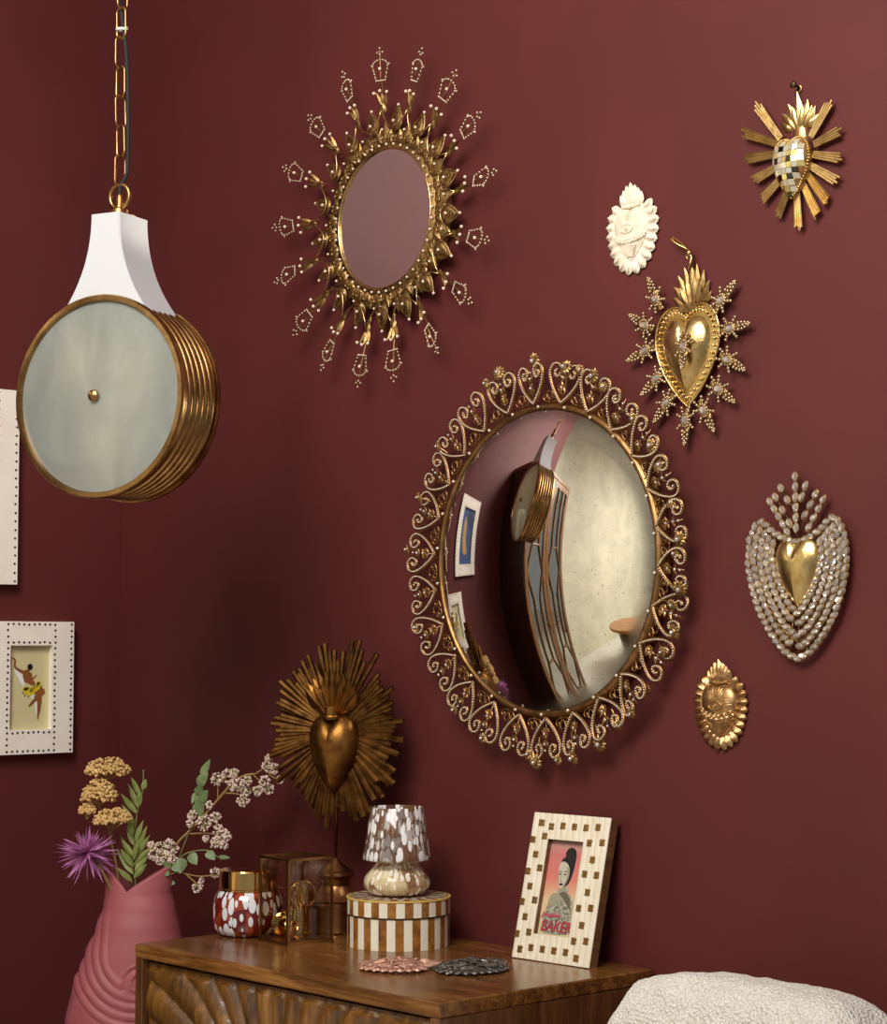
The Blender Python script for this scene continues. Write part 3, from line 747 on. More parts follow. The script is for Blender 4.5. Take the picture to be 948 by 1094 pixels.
def gold_heart():
    t = thing('heart_ornament', 'gold embossed heart ornament with feathered flame and crystal star rays', 'ornament', (1.532, 0, 1.70), WALLROT)
    Z = .012; ho = [(x-.002, y-.002) for x, y in heart(.122, .150, 5, .42)]
    m = MB(); m.add(puff(ho, .004, (-.002, .01), 4, 2, .5, z0=Z)); m.add(lathe([(.02, 0), (.02, Z)], 20), T(-.002, 0, 0)); m.build('back_plate', 'goldleaf', t, angle=60)
    ih = [(x*.74-.002, y*.74+.001) for x, y in heart(.122, .150, 5, .42)]
    m = MB(); m.add(puff(ih, .019, (-.002, .012), 14, 2.1, .6, z0=Z+.002, groove=.006, gtop=.015, back=False)); m.build('raised_heart', 'goldleaf', t, angle=180)
    m = MB(); m.add(tube([(x, y, Z+.002) for x, y in ho], .0018, 6, True)); L = len(ho); acc = 0
    for i in range(0, L, 2):
        x, y = ho[i]; ball(m, (x*.865, y*.865+.001, Z+.004), .0028, True); x, y = ho[(i+1) % L]; ball(m, (x*.93, y*.93+.001, Z+.0035), .0016)
    m.build('embossed_border', 'goldleaf', t, angle=180)
    m = MB()
    for dx, L_, a in ((0, .068, 0), (-.006, .064, .16), (.006, .066, -.13), (-.012, .056, .36), (.012, .058, -.33), (-.016, .045, .62), (.016, .047, -.6), (-.018, .035, .95), (.018, .036, -.95)):
        m.add(leaf(L_, .016, .0045, .004, 9, 1.0, tip=.8), T(dx*.5, .070, .001+.002*(1-abs(a))) @ R(a))
    for dx, L_, a in ((-.003, .045, .1), (.004, .045, -.12), (-.007, .034, .4), (.007, .035, -.38)):
        m.add(leaf(L_, .012, .004, .004, 8, 1.0), T(dx, .072, .0055) @ R(a))
    m.M = T(0, 0, .010); m.add(box(.03, .012, .006, (0, .070, .004))); m.build('flame', 'oldgold', t, angle=60)
    # crystal star rays
    gem = [(-63, 91), (64, 73), (-86, 54), (80, 30), (-85, 15), (75, -15), (-62, -29), (57, -56), (-43, -68), (-6, -97), (29, -85)]
    tip = [(-75, 120), (91, 97), (-113, 71), (117, 33), (-114, 5), (109, -35), (-89, -50), (91, -82), (-68, -94), (-7, -137), (48, -119)]
    set_, gm, bd = MB(), MB(), MB()
    set_.add(tube([(0, -.018, 0), (0, 0, 0), (0, .03, 0)], [.004, .008, .003], 8, flat=.35, up=(0, 0, 1)))
    set_.add(torus(.0065, .0012, 16, 5, sy=1.25), T(0, 0, .004))
    gm.add(gemshape(.0105, .0135, .005), T(0, 0, .0035))
    for s in (-1, 1):
        for k, (x, y) in enumerate(((.005, .016), (.0048, .022), (.0036, .028), (.0018, .034), (.0105, .008), (.0145, .0115), (.011, -.006), (.0155, -.0085), (.006, -.013), (.0075, -.0185))): ball(bd, (s*x, y, .003), .0030)
        set_.add(tube([(0, 0, .001), (s*.0145, .0115, .001)], .0012, 5)); set_.add(tube([(0, 0, .001), (s*.0155, -.0085, .001)], .0012, 5))
    for y in (.037, .031, .025, .0185): ball(bd, (0, y, .004), .0027)
    for k in range(12): ball(bd, (.0078*math.cos(k*PI/6), .0098*math.sin(k*PI/6), .003), .0024)
    first = None
    for (gx, gy), (tx, ty) in zip(gem, tip):
        a = math.atan2(ty-gy, tx-gx)-PI/2
        if first is None:
            first = set_.build('crystal_ray', 'oldgold', t, loc=(gx/1000, gy/1000, .012), rot=(0, 0, a), angle=60)
            gm.build('ray_gem', 'gem', first, smooth=False); bd.build('ray_beads', 'raybead', first, angle=180)
        else: clone(first, t, (gx/1000, gy/1000, .012), (random.uniform(-.12, .05), 0, a))
    c = clone(first, t, (.012, .008, .036), (.2, 0, PI+.1)); c.name = 'centre_crystal'; c.scale = (.95, .95, 1)
    m = MB(); m.add(tube(cat([(.0, .128, .012), (.003, .142, .010), (.002, .152, .010), (-.005, .160, .012), (-.018, .168, .016), (-.030, .178, .018)], 5), [.0018]*26, 5))
    m.add(tube(cat([(.0, .128, .013), (.006, .140, .012), (.003, .152, .012), (-.012, .168, .012), (-.032, .182, .014)], 6), [.0016]*25, 5)); ball(m, (.002, .152, .012), .005, True); m.add(torus(.005, .0012, 12, 5), T(0, .148, .010)); m.build('ribbon_loop', 'lidgold', t, angle=180)

def gemshape(w, l, h):
    """faceted oval gem, table towards +z"""
    n = 10; v = []; f = []
    for rr, z in ((1.0, 0), (1.0, .22*h), (.58, h)):
        for i in range(n): a = 2*PI*i/n; v.append((w/2*rr*math.cos(a), l/2*rr*math.sin(a), z))
    for k in range(2):
        for i in range(n): j = (i+1) % n; f.append((k*n+i, k*n+j, k*n+n+j, k*n+n+i))
    f.append(tuple(range(n-1, -1, -1))); f.append(tuple(range(2*n, 3*n))); return v, f
gold_heart()

def crystal_heart():
    t = thing('heart_ornament', 'large heart ornament of oval crystals around a smooth gold heart', 'ornament', (1.727, 0, 1.38), WALLROT)
    ih = [(x+.0015, y-.008) for x, y in heart(.079, .100, 5, .44)]
    m = MB(); m.add(puff(ih, .018, (.0015, 0), 14, 2.1, .6, z0=.010, groove=.005, gtop=.01)); m.add(lathe([(.015, 0), (.015, .01)], 16)); m.build('gold_heart', 'goldleaf', t, angle=180)
    marq = MB()
    n = 8; v = []; f = []
    w, l, h = .0088, .0140, .005
    for rr, z in ((.92, 0), (1.0, .25*h), (.55, h)):
        for i in range(n):
            a = 2*PI*i/n; cx = math.cos(a); sy = math.sin(a); v.append((w/2*rr*cx*(1-.18*abs(sy)), l/2*rr*sy, z))
    for k in range(2):
        for i in range(n): j = (i+1) % n; f.append((k*n+i, k*n+j, k*n+n+j, k*n+n+i))
    f.append(tuple(range(n-1, -1, -1))); f.append(tuple(range(2*n, 3*n))); marq.add((v, f))
    spots = []
    # outline rows, outermost first
    outer = [(0, -.128), (.022, -.118), (.048, -.090), (.070, -.054), (.083, -.010), (.085, .025), (.078, .052), (.062, .066), (.040, .050), (.020, .040), (0, .034)]
    inner = [(0, -.068), (.014, -.056), (.030, -.032), (.042, -.004), (.046, .020), (.040, .040), (.024, .046), (.010, .036), (0, .028)]
    rnd = random.Random(3)
    for k, s in enumerate((1.0, .73, .46, .2, -.06)):
        row = []
        oo = cat([(x, y, 0) for x, y in outer], 12); ii = cat([(x, y, 0) for x, y in inner], 12)
        N = 60
        def at(c, q): 
            i = q*(len(c)-1); j = min(int(i), len(c)-2); return c[j].lerp(c[j+1], i-j)
        pts = [at(ii, q/N).lerp(at(oo, q/N), s) for q in range(N+1)]
        acc = 0; nxt = .0045 if k % 2 else 0.0; step = .0112
        for a, b in zip(pts, pts[1:]):
            L = (b-a).length
            while L > 0 and nxt <= acc+L:
                p = a.lerp(b, (nxt-acc)/L); d = (b-a); 
                spots.append((p.x, p.y, math.atan2(d.y, d.x)-PI/2-.45+rnd.uniform(-.15, .15)))
                if p.x > .003: spots.append((-p.x, p.y, PI-(math.atan2(d.y, d.x)-PI/2-.45)+rnd.uniform(-.15, .15)))
                nxt += step
            acc += L
    keep = []
    for s in spots:
        if all(math.hypot(s[0]-q[0], s[1]-q[1]) > .0088 for q in keep): keep.append(s)
    plume = []
    for (x0, y0, x1, y1, n_) in ((0, .040, -.001, .127, 7), (-.010, .050, -.024, .108, 0), (-.016, .050, -.046, .094, 5), (-.004, .078, -.026, .112, 3), (.016, .050, .030, .104, 0), (.006, .058, .034, .100, 4), (.003, .082, .017, .113, 3), (.022, .055, .047, .092, 4), (-.026, .056, -.036, .103, 0), (-.012, .062, -.036, .100, 3)):
        for k in range(n_):
            s = k/(n_-1); plume.append((x0+(x1-x0)*s, y0+(y1-y0)*s, math.atan2(y1-y0, x1-x0)-PI/2))
    pl = []
    for s in plume:
        if all(math.hypot(s[0]-q[0], s[1]-q[1]) > .0085 for q in keep+pl): pl.append(s)
    allp = keep+pl; first = None
    for k, (x, y, a) in enumerate(allp[:100]):
        if first is None: first = marq.build('crystal', 'gem', t, smooth=False, loc=(x, y, .013), rot=(0, 0, a))
        else: clone(first, t, (x, y, .013+rnd.uniform(-.001, .002)), (rnd.uniform(-.25, .25), rnd.uniform(-.25, .25), a))
    if len(allp) > 100:
        m = MB()
        for (x, y, a) in allp[100:]: m.add((v, f), T(x, y, .013) @ R(a) @ R(rnd.uniform(-.2, .2), 'X'))
        o = m.build('crystals', 'gem', t, smooth=False); o['kind'] = 'stuff'
    m = MB()
    for (x, y, a) in allp:
        m.add(torus(.0047, .0009, 10, 4, sy=1.6), T(x, y, .0135) @ R(a))
    for s in (1.0, .6, .2):
        pts = [at(ii, q/40).lerp(at(oo, q/40), s) for q in range(41)]
        for sg in (-1, 1): m.add(tube([(p.x*sg, p.y, .011) for p in pts], .0016, 5))
    for q in range(0, 41, 3):
        a_, b_ = at(ii, q/40), at(oo, q/40)
        for sg in (-1, 1): m.add(tube([(a_.x*sg, a_.y, .011), (b_.x*sg, b_.y, .011)], .0012, 4))
    for (x0, y0, x1, y1) in ((0, .03, 0, .122), (-.014, .05, -.046, .094), (0, .075, -.026, .11), (.004, .05, .034, .1), (0, .08, .017, .112), (.02, .05, .047, .09), (-.01, .06, -.036, .1)): m.add(tube([(x0, y0, .011), (x1, y1, .012)], .0011, 5))
    m.build('wire_setting', 'oldgold', t, angle=180)
crystal_heart()

# ================================================================== CABINET
TOP = .792
def cabinet():
    X0, X1, Y0, Y1 = .716, 1.448, -.435, -.006
    t = thing('cabinet', 'brown carved wood sideboard cabinet with a fan-carved front', 'cabinet', ((X0+X1)/2, (Y0+Y1)/2, 0))
    w, d = X1-X0, Y1-Y0; th = .022; LEG = .12
    m = MB(); m.add(bbox(w, d, th, .0022, (0, 0, TOP-th/2))); m.build('top', 'wood', t, smooth=False)
    for s in (-1, 1):
        m = MB(); m.add(bbox(.020, d-.002, TOP-th-LEG, .0015, (s*(w/2-.0105), 0, (TOP-th+LEG)/2))); m.build('side_panel', 'woodv', t, smooth=False)
    m = MB(); m.add(bbox(w-.042, d-.03, .02, .001, (0, .01, LEG+.01))); m.build('bottom_panel', 'woodv', t, smooth=False)
    m = MB(); m.add(box(w-.042, .01, TOP-th-LEG-.021, (0, d/2-.006, (TOP-th+LEG+.02)/2))); m.build('back_panel', 'woodv', t, smooth=False)
    # fan-carved door
    dw, dz0, dz1 = w-.046, LEG+.024, TOP-th-.006
    v = []; f = []; nx, nz = 220, 170; cz = .50; NR = 40
    for j in range(nz+1):
        for i in range(nx+1):
            x = -dw/2+dw*i/nx; z = dz0+(dz1-dz0)*j/nz; dx, dy = x, z-cz; r = math.hypot(dx, dy)
            a = math.atan2(dx, dy)+.10*math.sin(r*8)*(1 if dx > 0 else -1)
            fr = (a/(2*PI/NR)) % 1.0
            prof = math.sin(PI*fr)**.6
            dep = .0135*prof*min(1, r/.12)
            e = min(i, nx-i, j, nz-j)
            if e < 3: dep = min(dep, .0035*e/3+.001)
            v.append((x, -d/2+.0145-dep, z))
    for j in range(nz):
        for i in range(nx): a = j*(nx+1)+i; f.append((a, a+1, a+nx+2, a+nx+1))
    b = len(v); v += [(-dw/2, -d/2+.024, dz0), (dw/2, -d/2+.024, dz0), (dw/2, -d/2+.024, dz1), (-dw/2, -d/2+.024, dz1)]
    f.append((b+3, b+2, b+1, b)); R0 = [i for i in range(nx+1)]; Rt = [nz*(nx+1)+i for i in range(nx+1)]
    f.append(tuple(R0[::-1])+(b, b+1)); f.append(tuple(Rt)+(b+2, b+3))
    f.append(tuple(j*(nx+1) for j in range(nz+1))+(b+3, b)); f.append(tuple(j*(nx+1)+nx for j in range(nz, -1, -1))+(b+1, b+2))
    m = MB(); m.add((v, f)); m.build('fan_carved_door', 'woodf', t, angle=50)
    for sx in (-1, 1):
        for sy in (-1, 1):
            m = MB(); m.add(tube([(0, 0, 0), (0, 0, LEG)], [.014, .02], 12)); m.build('leg', 'woodv', t, loc=(sx*(w/2-.05), sy*(d/2-.05), 0))
cabinet()

# ================================================================== THINGS ON THE CABINET
def sun_stand():
    t = thing('sunburst_sculpture', 'dark bronze sacred heart sculpture with wooden sunburst rays on a turned brass base', 'sculpture', (.829, -.1105, TOP))
    m = MB(); pr = [(.0001, 0), (.040, 0), (.042, .003), (.040, .012), (.042, .022), (.040, .034), (.042, .044), (.041, .050), (.0465, .054), (.040, .059), (.030, .068), (.0250, .078), (.0262, .088), (.0320, .095), (.0315, .100), (.024, .104), (.021, .108), (.012, .113), (.006, .121), (.0035, .123), (.0001, .123)]
    m.add(lathe(pr, 56)); m.build('turned_base', 'standbrass', t, angle=30)
    m = MB(); m.add(tube([(0, 0, .12), (0, .004, .36)], .0026, 10)); m.build('rod', 'bronze', t, angle=180)
    h = empty_part('sunburst', t, (-.006, -.004, .335), (PI/2, 0, math.radians(25))) if False else None
    base = Matrix.Translation((-.003, 0, .335)) @ Euler((PI/2, 0, math.radians(25))).to_matrix().to_4x4()
    loc, rot = base.to_translation(), base.to_euler()
    W, H = .108, .152
    N = 56; rnd = random.Random(11); proto = {}
    for i in range(N):
        a = 2*PI*i/N+rnd.uniform(-.02, .02)
        re = 1/math.sqrt((math.cos(a)/.122)**2+(math.sin(a)/.158)**2)*rnd.choice([.86, .94, 1.0, 1.05, .9])
        m = MB(); ri = .030
        nrod = rnd.choice([1, 2, 2])
        for k in range(nrod):
            off = (k-(nrod-1)/2)*.0052; ee = re*(1 if k == 0 else rnd.uniform(.86, .98))
            m.add(tube([(off*.4, ri, .0), (off, ee*.6, .001), (off*1.3, ee, .002)], [.0036, .0050, .0056], 6, flat=.85), R(a-PI/2) @ T(0, 0, -.003+rnd.uniform(-.003, .003)))
        o = m.build('ray', 'bronze', t, loc=loc, rot=rot, angle=35)
    ho = [(x, y-.022) for x, y in heart(.100, .146, 5, .45)]
    ho = [(x*.98, y) for x, y in heart(.092, .136, 5, .45)]; ho = [(x, y-.040) for x, y in ho]
    m = MB(); m.add(puff(ho, .034, (0, -.030), 16, 2.1, .58, z0=.001, groove=.006, gtop=.001)); m.build('heart', 'bronzeheart', t, loc=loc, rot=rot, angle=180)
    m = MB()
    for s, L_ in ((0, .078), (-.2, .076), (.2, .074), (-.42, .072), (.42, .070), (-.66, .066), (.66, .064), (-.92, .060), (.92, .058), (-1.18, .050), (1.18, .048)):
        m.add(leaf(L_, .021, .007, .008, 8, 1.15), T(s*.013, .028, .010-.003*abs(s)) @ R(-s*.62))
    for s in (-.95, -.6, -.25, .1, .45, .8): m.add(leaf(.054, .017, .007, .010, 8, 1.1), T(s*.012, .030, .016) @ R(-s*.7))
    m.add(tube([(0, .020, .012), (0, .042, .014)], [.014, .012], 12)); m.add(torus(.0145, .003, 20, 6), T(0, .0235, .013) @ R(PI/2, 'X')); m.build('flame', 'bronzeheart', t, loc=loc, rot=rot, angle=60)
    m = MB(); m.add(lathe([(.0001, -.006), (.055, -.006), (.055, 0), (.0001, 0)], 32)); m.build('back_disc', 'bronze', t, loc=loc, rot=rot)
sun_stand()

def glass_box():
    A = .088; HB = .137
    loc = (.864, -.222, TOP); rz = math.radians(-5)
    t = thing('display_box', 'clear glass display box with brass edges on the cabinet top', 'box', loc, (0, 0, rz))
    m = MB(); e = .0042; h = A/2-e/2
    for sx in (-1, 1):
        for sy in (-1, 1): m.add(box(e, e, HB, (sx*h, sy*h, HB/2)))
    for z in (e/2+.001, HB-e/2):
        for s in (-1, 1): m.add(box(A, e, e, (0, s*h, z))); m.add(box(e, A, e, (s*h, 0, z)))
    m.add(box(A+.002, A+.002, .003, (0, 0, .0015))); m.build('brass_edging', 'brass', t, smooth=False)
    m = MB(); m.add(box(A-.004, A-.004, .002, (0, 0, .004))); m.build('mirror_base', 'frame_gold', t, smooth=False)
    for s in (-1, 1):
        m = MB(); m.add(box(A-2*e, .0015, HB-2*e, (0, s*h, HB/2))); m.build('glass_pane', 'pane', t, smooth=False)
        m = MB(); m.add(box(.0015, A-2*e, HB-2*e, (s*h, 0, HB/2))); m.build('glass_pane', 'pane', t, smooth=False)
    m = MB(); m.add(box(A-2*e, A-2*e, .0015, (0, 0, HB-e/2))); m.build('glass_pane', 'pane', t, smooth=False)
    # amber glass trinkets inside: slices of glass, pods and rings
    c, s = math.cos(rz), math.sin(rz)
    def at(x, y, z): return (loc[0]+c*x-s*y, loc[1]+s*x+c*y, TOP+.0052+z)
    g = 'amber glass trinkets in the display box'
    def trinket(name, label, m, p, rot=(0, 0, 0)):
        o = m.build(name, 'amber', None, loc=at(*p), rot=rot, angle=60); tag(o, label, 'trinket', g)
    m = MB()
    for k in range(3): m.add(lathe([(.0001, -.0025), (.018, -.0025), (.020, 0), (.018, .0025), (.0001, .0025)][::1], 28), T(0, 0, .021) @ R(k*PI/3) @ R(PI/2, 'X'))
    trinket('glass_orb', 'low amber glass orb at the left inside the display box', m, (-.019, -.012, 0))
    m = MB(); m.add(lathe([(.0001, 0), (.013, 0), (.016, .004), (.011, .02), (.010, .04), (.012, .048), (.0115, .050), (.009, .047), (.0075, .03), (.0001, .02)], 28)); m.add(torus(.021, .003, 32, 8), T(0, 0, .066) @ R(PI/2, 'X') @ R(.5, 'Y')); m.add(lathe([(.0001, -.002), (.018, -.002), (.018, .002), (.0001, .002)], 28), T(0, 0, .066) @ R(.25, 'Y') @ R(PI/2, 'X')); 
    trinket('glass_goblet', 'amber glass goblet topped by a round disc inside the display box', m, (-.010, .020, 0), (0, 0, .6))
    m = MB(); m.add(lathe([(.0001, 0), (.014, 0), (.015, .005), (.009, .010), (.013, .03), (.011, .045), (.005, .062), (.0045, .085), (.007, .092), (.0001, .094)], 24))
    for k in range(4): m.add(leaf(.05, .016, .003, .010, 8, .8), T(0, 0, .03) @ R(k*PI/2+.3) @ R(PI/3, 'X'))
    trinket('glass_lily', 'tall petalled amber glass flower at the right inside the display box', m, (.016, -.006, 0), (0, 0, .3))
    m = MB()
    for k in range(5): m.add(lathe([(.0001, -.002), (.014, -.002), (.0155, 0), (.014, .002), (.0001, .002)], 22), R(k*.5) @ T(.012, 0, .013+.0015*k) @ R(PI/2-.4, 'X'))
    trinket('glass_shell', 'fanned amber glass shell on the floor of the display box', m, (.012, -.026, .0025), (0, 0, -.4))
glass_box()

def jar():
    t = thing('lidded_jar', 'red and white spotted glass jar with a gold lid on the cabinet corner', 'jar', (.756, -.238, TOP))
    pr = [(.0001, 0), (.042, 0), (.051, .004), (.057, .013), (.0585, .028), (.0585, .048), (.056, .062), (.051, .071), (.048, .0745)]
    m = MB(); m.add(lathe(pr, 64, True, True)); m.build('glass_body', 'redglass', t, angle=180)
    m = MB(); m.add(lathe([(.047, .074), (.0495, .0745), (.0495, .077), (.048, .078), (.048, .105), (.0465, .1075), (.0001, .108)], 64)); m.build('lid', 'lidgold', t, angle=30)
jar()

def striped_box():
    t = thing('trinket_box', 'round lidded box inlaid with cream and tortoiseshell stripes under the small lamp', 'box', (1.006, -.124, TOP))
    r = .0825
    m = MB(); m.add(lathe([(r, .0), (r, .0495)], 96, True, True)); m.build('base', 'stripe', t, angle=30)
    lid = MB(); lid.add(lathe([(r+.001, .051), (r+.001, .0755)], 96, True, True)); L = lid.build('lid', 'stripelid', t, angle=30)
    m = MB(); m.add(lathe([(r+.0004, .0490), (r+.0018, .0495), (r+.0018, .051), (r+.0004, .0515)], 96, False)); m.build('seam_band', 'stud', t)
    m = MB(); m.add(lathe([(r+.0008, .0745), (r+.0022, .0755), (r+.0018, .0772), (r-.006, .0776)], 96, False)); m.build('lid_edge', 'hornyellow', t)
    # checkered top: rings of wedges
    v = []; f = []; u = []
    for i in range(39):
        a = PI/2+2*PI*i/38
        for k, rr in enumerate((.0004, .018, .037, .056, r-.004)): v.append((rr*math.cos(a), rr*math.sin(a), .0778)); u.append((i+.01, k+.01))
    for i in range(38):
        for k in range(4): f.append((i*5+k, i*5+k+1, i*5+5+k+1, i*5+5+k))
    m = MB(); m.add((v, f, u)); m.add(lathe([(r-.003, .070), (r-.003, .0777), (.0001, .0777)], 64)); m.build('checked_top', 'checks', L)
striped_box()

def mushroom_lamp():
    t = thing('candle_lamp', 'small brown and white flecked glass lamp standing on the striped box', 'lamp', (1.004, -.126, TOP+.0782))
    pr = [(.0001, 0), (.030, 0), (.045, .004), (.053, .013), (.0545, .021), (.051, .031), (.041, .043), (.034, .051), (.0325, .058), (.034, .064)]
    m = MB(); m.add(lathe(pr, 64, False, True)); m.build('glass_base', 'baseglass', t, angle=180)
    m = MB(); m.add(lathe([(.0001, .002), (.030, .0025), (.044, .006), (.051, .014), (.0525, .021), (.0495, .030), (.040, .042), (.0001, .042)], 48)); m.add(tube([(0, 0, .042), (0, 0, .048)], .0008, 6)); m.build('wax', 'wax', t, angle=40)
    m = MB(); m.add(lathe([(.0548, .0575), (.0555, .060), (.054, .067), (.0425, .1395), (.0418, .1405), (.0410, .1395), (.0525, .067), (.0538, .060), (.0530, .0578)], 64, False, True)); m.build('glass_shade', 'amberspots', t, angle=60)
    m = MB(); m.add(lathe([(.0335, .0565), (.0535, .0565), (.0535, .0580), (.0335, .0580)], 48, False)); m.build('shade_ledge', 'baseglass', t)
mushroom_lamp()

milagro('heart_plaque', 'rose copper sacred heart plaque lying flat on the cabinet edge', (1.200, -.285, TOP), (0, 0, math.radians(-33)), 'pinkcopper', .092, .122, seed=4)
milagro('heart_plaque', 'blackened silver sacred heart plaque lying flat beside the rose copper one', (1.281, -.212, TOP), (0, 0, math.radians(3)), 'darksilver', .098, .130, seed=5, npet=10)

INL = [(0.12, 0.93), (0.26, 0.91), (0.41, 0.92), (0.56, 0.92), (0.71, 0.92), (0.86, 0.93), (0.04, 0.81), (0.19, 0.84), (0.78, 0.82), (0.94, 0.83), (0.11, 0.71), (0.85, 0.71), (0.04, 0.59), (0.19, 0.62), (0.78, 0.61), (0.93, 0.61), (0.1, 0.49), (0.85, 0.49), (0.03, 0.38), (0.19, 0.4), (0.77, 0.38), (0.92, 0.39), (0.1, 0.28), (0.84, 0.27), (0.03, 0.16), (0.18, 0.18), (0.77, 0.16), (0.92, 0.17), (0.1, 0.06), (0.24, 0.08), (0.39, 0.08), (0.54, 0.08), (0.69, 0.08), (0.83, 0.05)]
def poly(m, pts, z0, z1=None, n=4):
    o = [(p.x, p.y) for p in cat([(x, y, 0) for x, y in pts], n, True)]
    m.add(prism(o, z0, z1 if z1 else z0+.00015))
def photo_frame():
    W, H, TH = .156, .224, .017
    lean = math.radians(13.8)
    t = thing('photo_frame', 'ribbed ivory bone photo frame with brass inlay squares leaning back on the cabinet', 'frame', (1.308, -.083, TOP+.001), (PI/2-lean, 0, math.radians(3)))
    # local: x right, y up along the frame, z out of the front
    OW, OH, oy = .078, .145, .112
    x0, x1, y0, y1 = -.042, .030, oy-OH/2, oy+OH/2
    m = MB(); rib = W/13; D = .0045
    for k in range(13):
        xa = -W/2+rib*k; xb = xa+rib; xm = (xa+xb)/2
        segs = [(0, H)] if xb <= x0+.002 or xa >= x1-.002 else [(0, y0), (y1, H)]
        for ya, yb in segs:
            pts = [(xa+rib*(.5-.5*math.cos(PI*q/8)), D*math.sin(PI*q/8)**.55*.55) for q in range(9)]
            if xa < x0 < xb and segs[0] == (0, H): pass
            v = [(p[0], ya, p[1]) for p in pts]+[(p[0], yb, p[1]) for p in pts]
            f = [(q, q+1, 9+q+1, 9+q) for q in range(8)]+[tuple(range(8, -1, -1)), tuple(range(9, 18))]
            m.add((v, f))
    m.build('bone_face', 'bone', t, angle=60)
    m = MB()
    for (a, b, c_, d_) in ((-W/2, x0, 0, H), (x1, W/2, 0, H), (x0, x1, 0, y0), (x0, x1, y1, H)): m.add(box(b-a, d_-c_, TH, ((a+b)/2, (c_+d_)/2, -TH/2)))
    m.add(box(W-.01, H-.01, .003, (0, H/2, -TH-.0005))); m.build('wood_back', 'backwood', t, smooth=False)
    m = MB()
    for u, w in INL:
        x, y = -W/2+u*W, w*H
        for dy in (-.0027, .0027): m.add(bbox(.0104, .0050, .004, .0006, (x, y+dy, .0014)))
    m.build('brass_inlay', 'inlay', t, smooth=False)
    m = MB(); m.add(box(.04, .0025, .13, (0, .0, 0)), T(0, .07, -TH-.014) @ R(.35, 'X') @ R(PI/2, 'X')); 
    pic = MB(); pic.add(box(OW, OH, .001, (0, 0, 0))); pc = pic.build('portrait_print', 'postersky', t, smooth=False, loc=(-.006, oy, -.0095)); z = .0007
    # printed portrait of a woman, seen from the front in three-quarter pose
    m = MB(); poly(m, [(-.030, -.050), (-.024, -.025), (-.012, -.012), (.0, -.006), (.014, -.006), (.024, -.018), (.026, -.04), (.026, -.056), (.02, -.068), (-.026, -.068)], z); m.build('printed_gown', 'gownprint', pc, smooth=False)
    m = MB(); poly(m, [(-.024, -.022), (-.019, -.010), (-.008, -.006), (-.006, .004), (.008, .004), (.009, -.006), (.019, -.010), (.022, -.028), (.010, -.022), (-.004, -.018), (-.016, -.028)], z+.0002); poly(m, [(-.021, -.03), (-.014, -.021), (.0, -.018), (.012, -.004), (.009, .004), (-.002, -.005), (-.014, -.014), (-.024, -.022)], z+.0003); m.build('printed_shoulders', 'ink_skin', pc, smooth=False)
    m = MB(); poly(m, [(.005, -.004), (.013, -.008), (.019, -.016), (.021, -.03), (.013, -.022), (.004, -.014), (-.004, -.008)], z+.00045); m.build('printed_shade', 'ink_skindark', pc, smooth=False)
    m = MB(); poly(m, [(-.002, .008), (.004, .004), (.011, .009), (.016, .022), (.018, .034), (.019, .05), (.016, .060), (.008, .0635), (.0, .060), (-.003, .054), (-.002, .049), (-.008, .044), (-.010, .036), (-.006, .034), (.004, .034), (.010, .022)], z+.0004); m.build('printed_hair', 'ink_black', pc, smooth=False)
    m = MB(); poly(m, [(-.0115, .036), (-.006, .041), (.003, .039), (.009, .031), (.010, .020), (.007, .010), (.001, .002), (-.005, .0005), (-.0095, .008), (-.012, .020)], z+.0006); m.build('printed_face', 'ink_hilite', pc, smooth=False)
    m = MB(); poly(m, [(.0035, .034), (.0085, .030), (.0098, .020), (.007, .0105), (.001, .0024), (.0005, .004), (.0045, .012), (.0065, .021)], z+.00075); poly(m, [(-.0118, .020), (-.0108, .027), (-.0098, .019), (-.0088, .010), (-.0095, .0085)], z+.00075); m.build('printed_face_shade', 'ink_skin', pc, smooth=False)
    m = MB()
    for x, y, a, b in ((-.0075, .0218, .0025, .0011), (.0022, .0218, .0029, .0011), (-.0074, .0258, .0031, .0007), (.0026, .0262, .0036, .0007)): m.add(prism([(x+a*math.cos(2*PI*i/14), y+b*math.sin(2*PI*i/14)) for i in range(14)], z+.0008, z+.0009))
    poly(m, [(-.004, .012), (-.0025, .011), (-.004, .0103), (-.0055, .011)], z+.0008); poly(m, [(-.0072, .0066), (-.0045, .0082), (-.0032, .0078), (-.0018, .0083), (.0006, .0068), (-.0035, .0044)], z+.0008); m.add(prism([(-.0052, .0205), (-.0046, .0205), (-.0054, .0122), (-.0062, .0125)], z+.0008, z+.00085)); m.build('printed_features', 'ink_black', pc, smooth=False)
    m = MB()
    for x, y in ((-.0105, -.001), (.0105, .0045)):
        for k in range(4): ball(m, (x, y-.0018*k, z+.0006), .0008+.0001*k)
    m.build('printed_earrings', 'print_white', pc)
    text_mesh('BAKER', .024, 'printed_lettering', 'ink_red', pc, (-.001, -.0585, .0018), .22, .0002, .84, .0003)
    text_mesh('Josephine', .0105, 'printed_script', 'ink_rose', pc, (-.014, -.041, .0018), .45, .0002, .9, .0002)
    st = MB(); st.add(box(.045, .002, .12)); 
photo_frame()

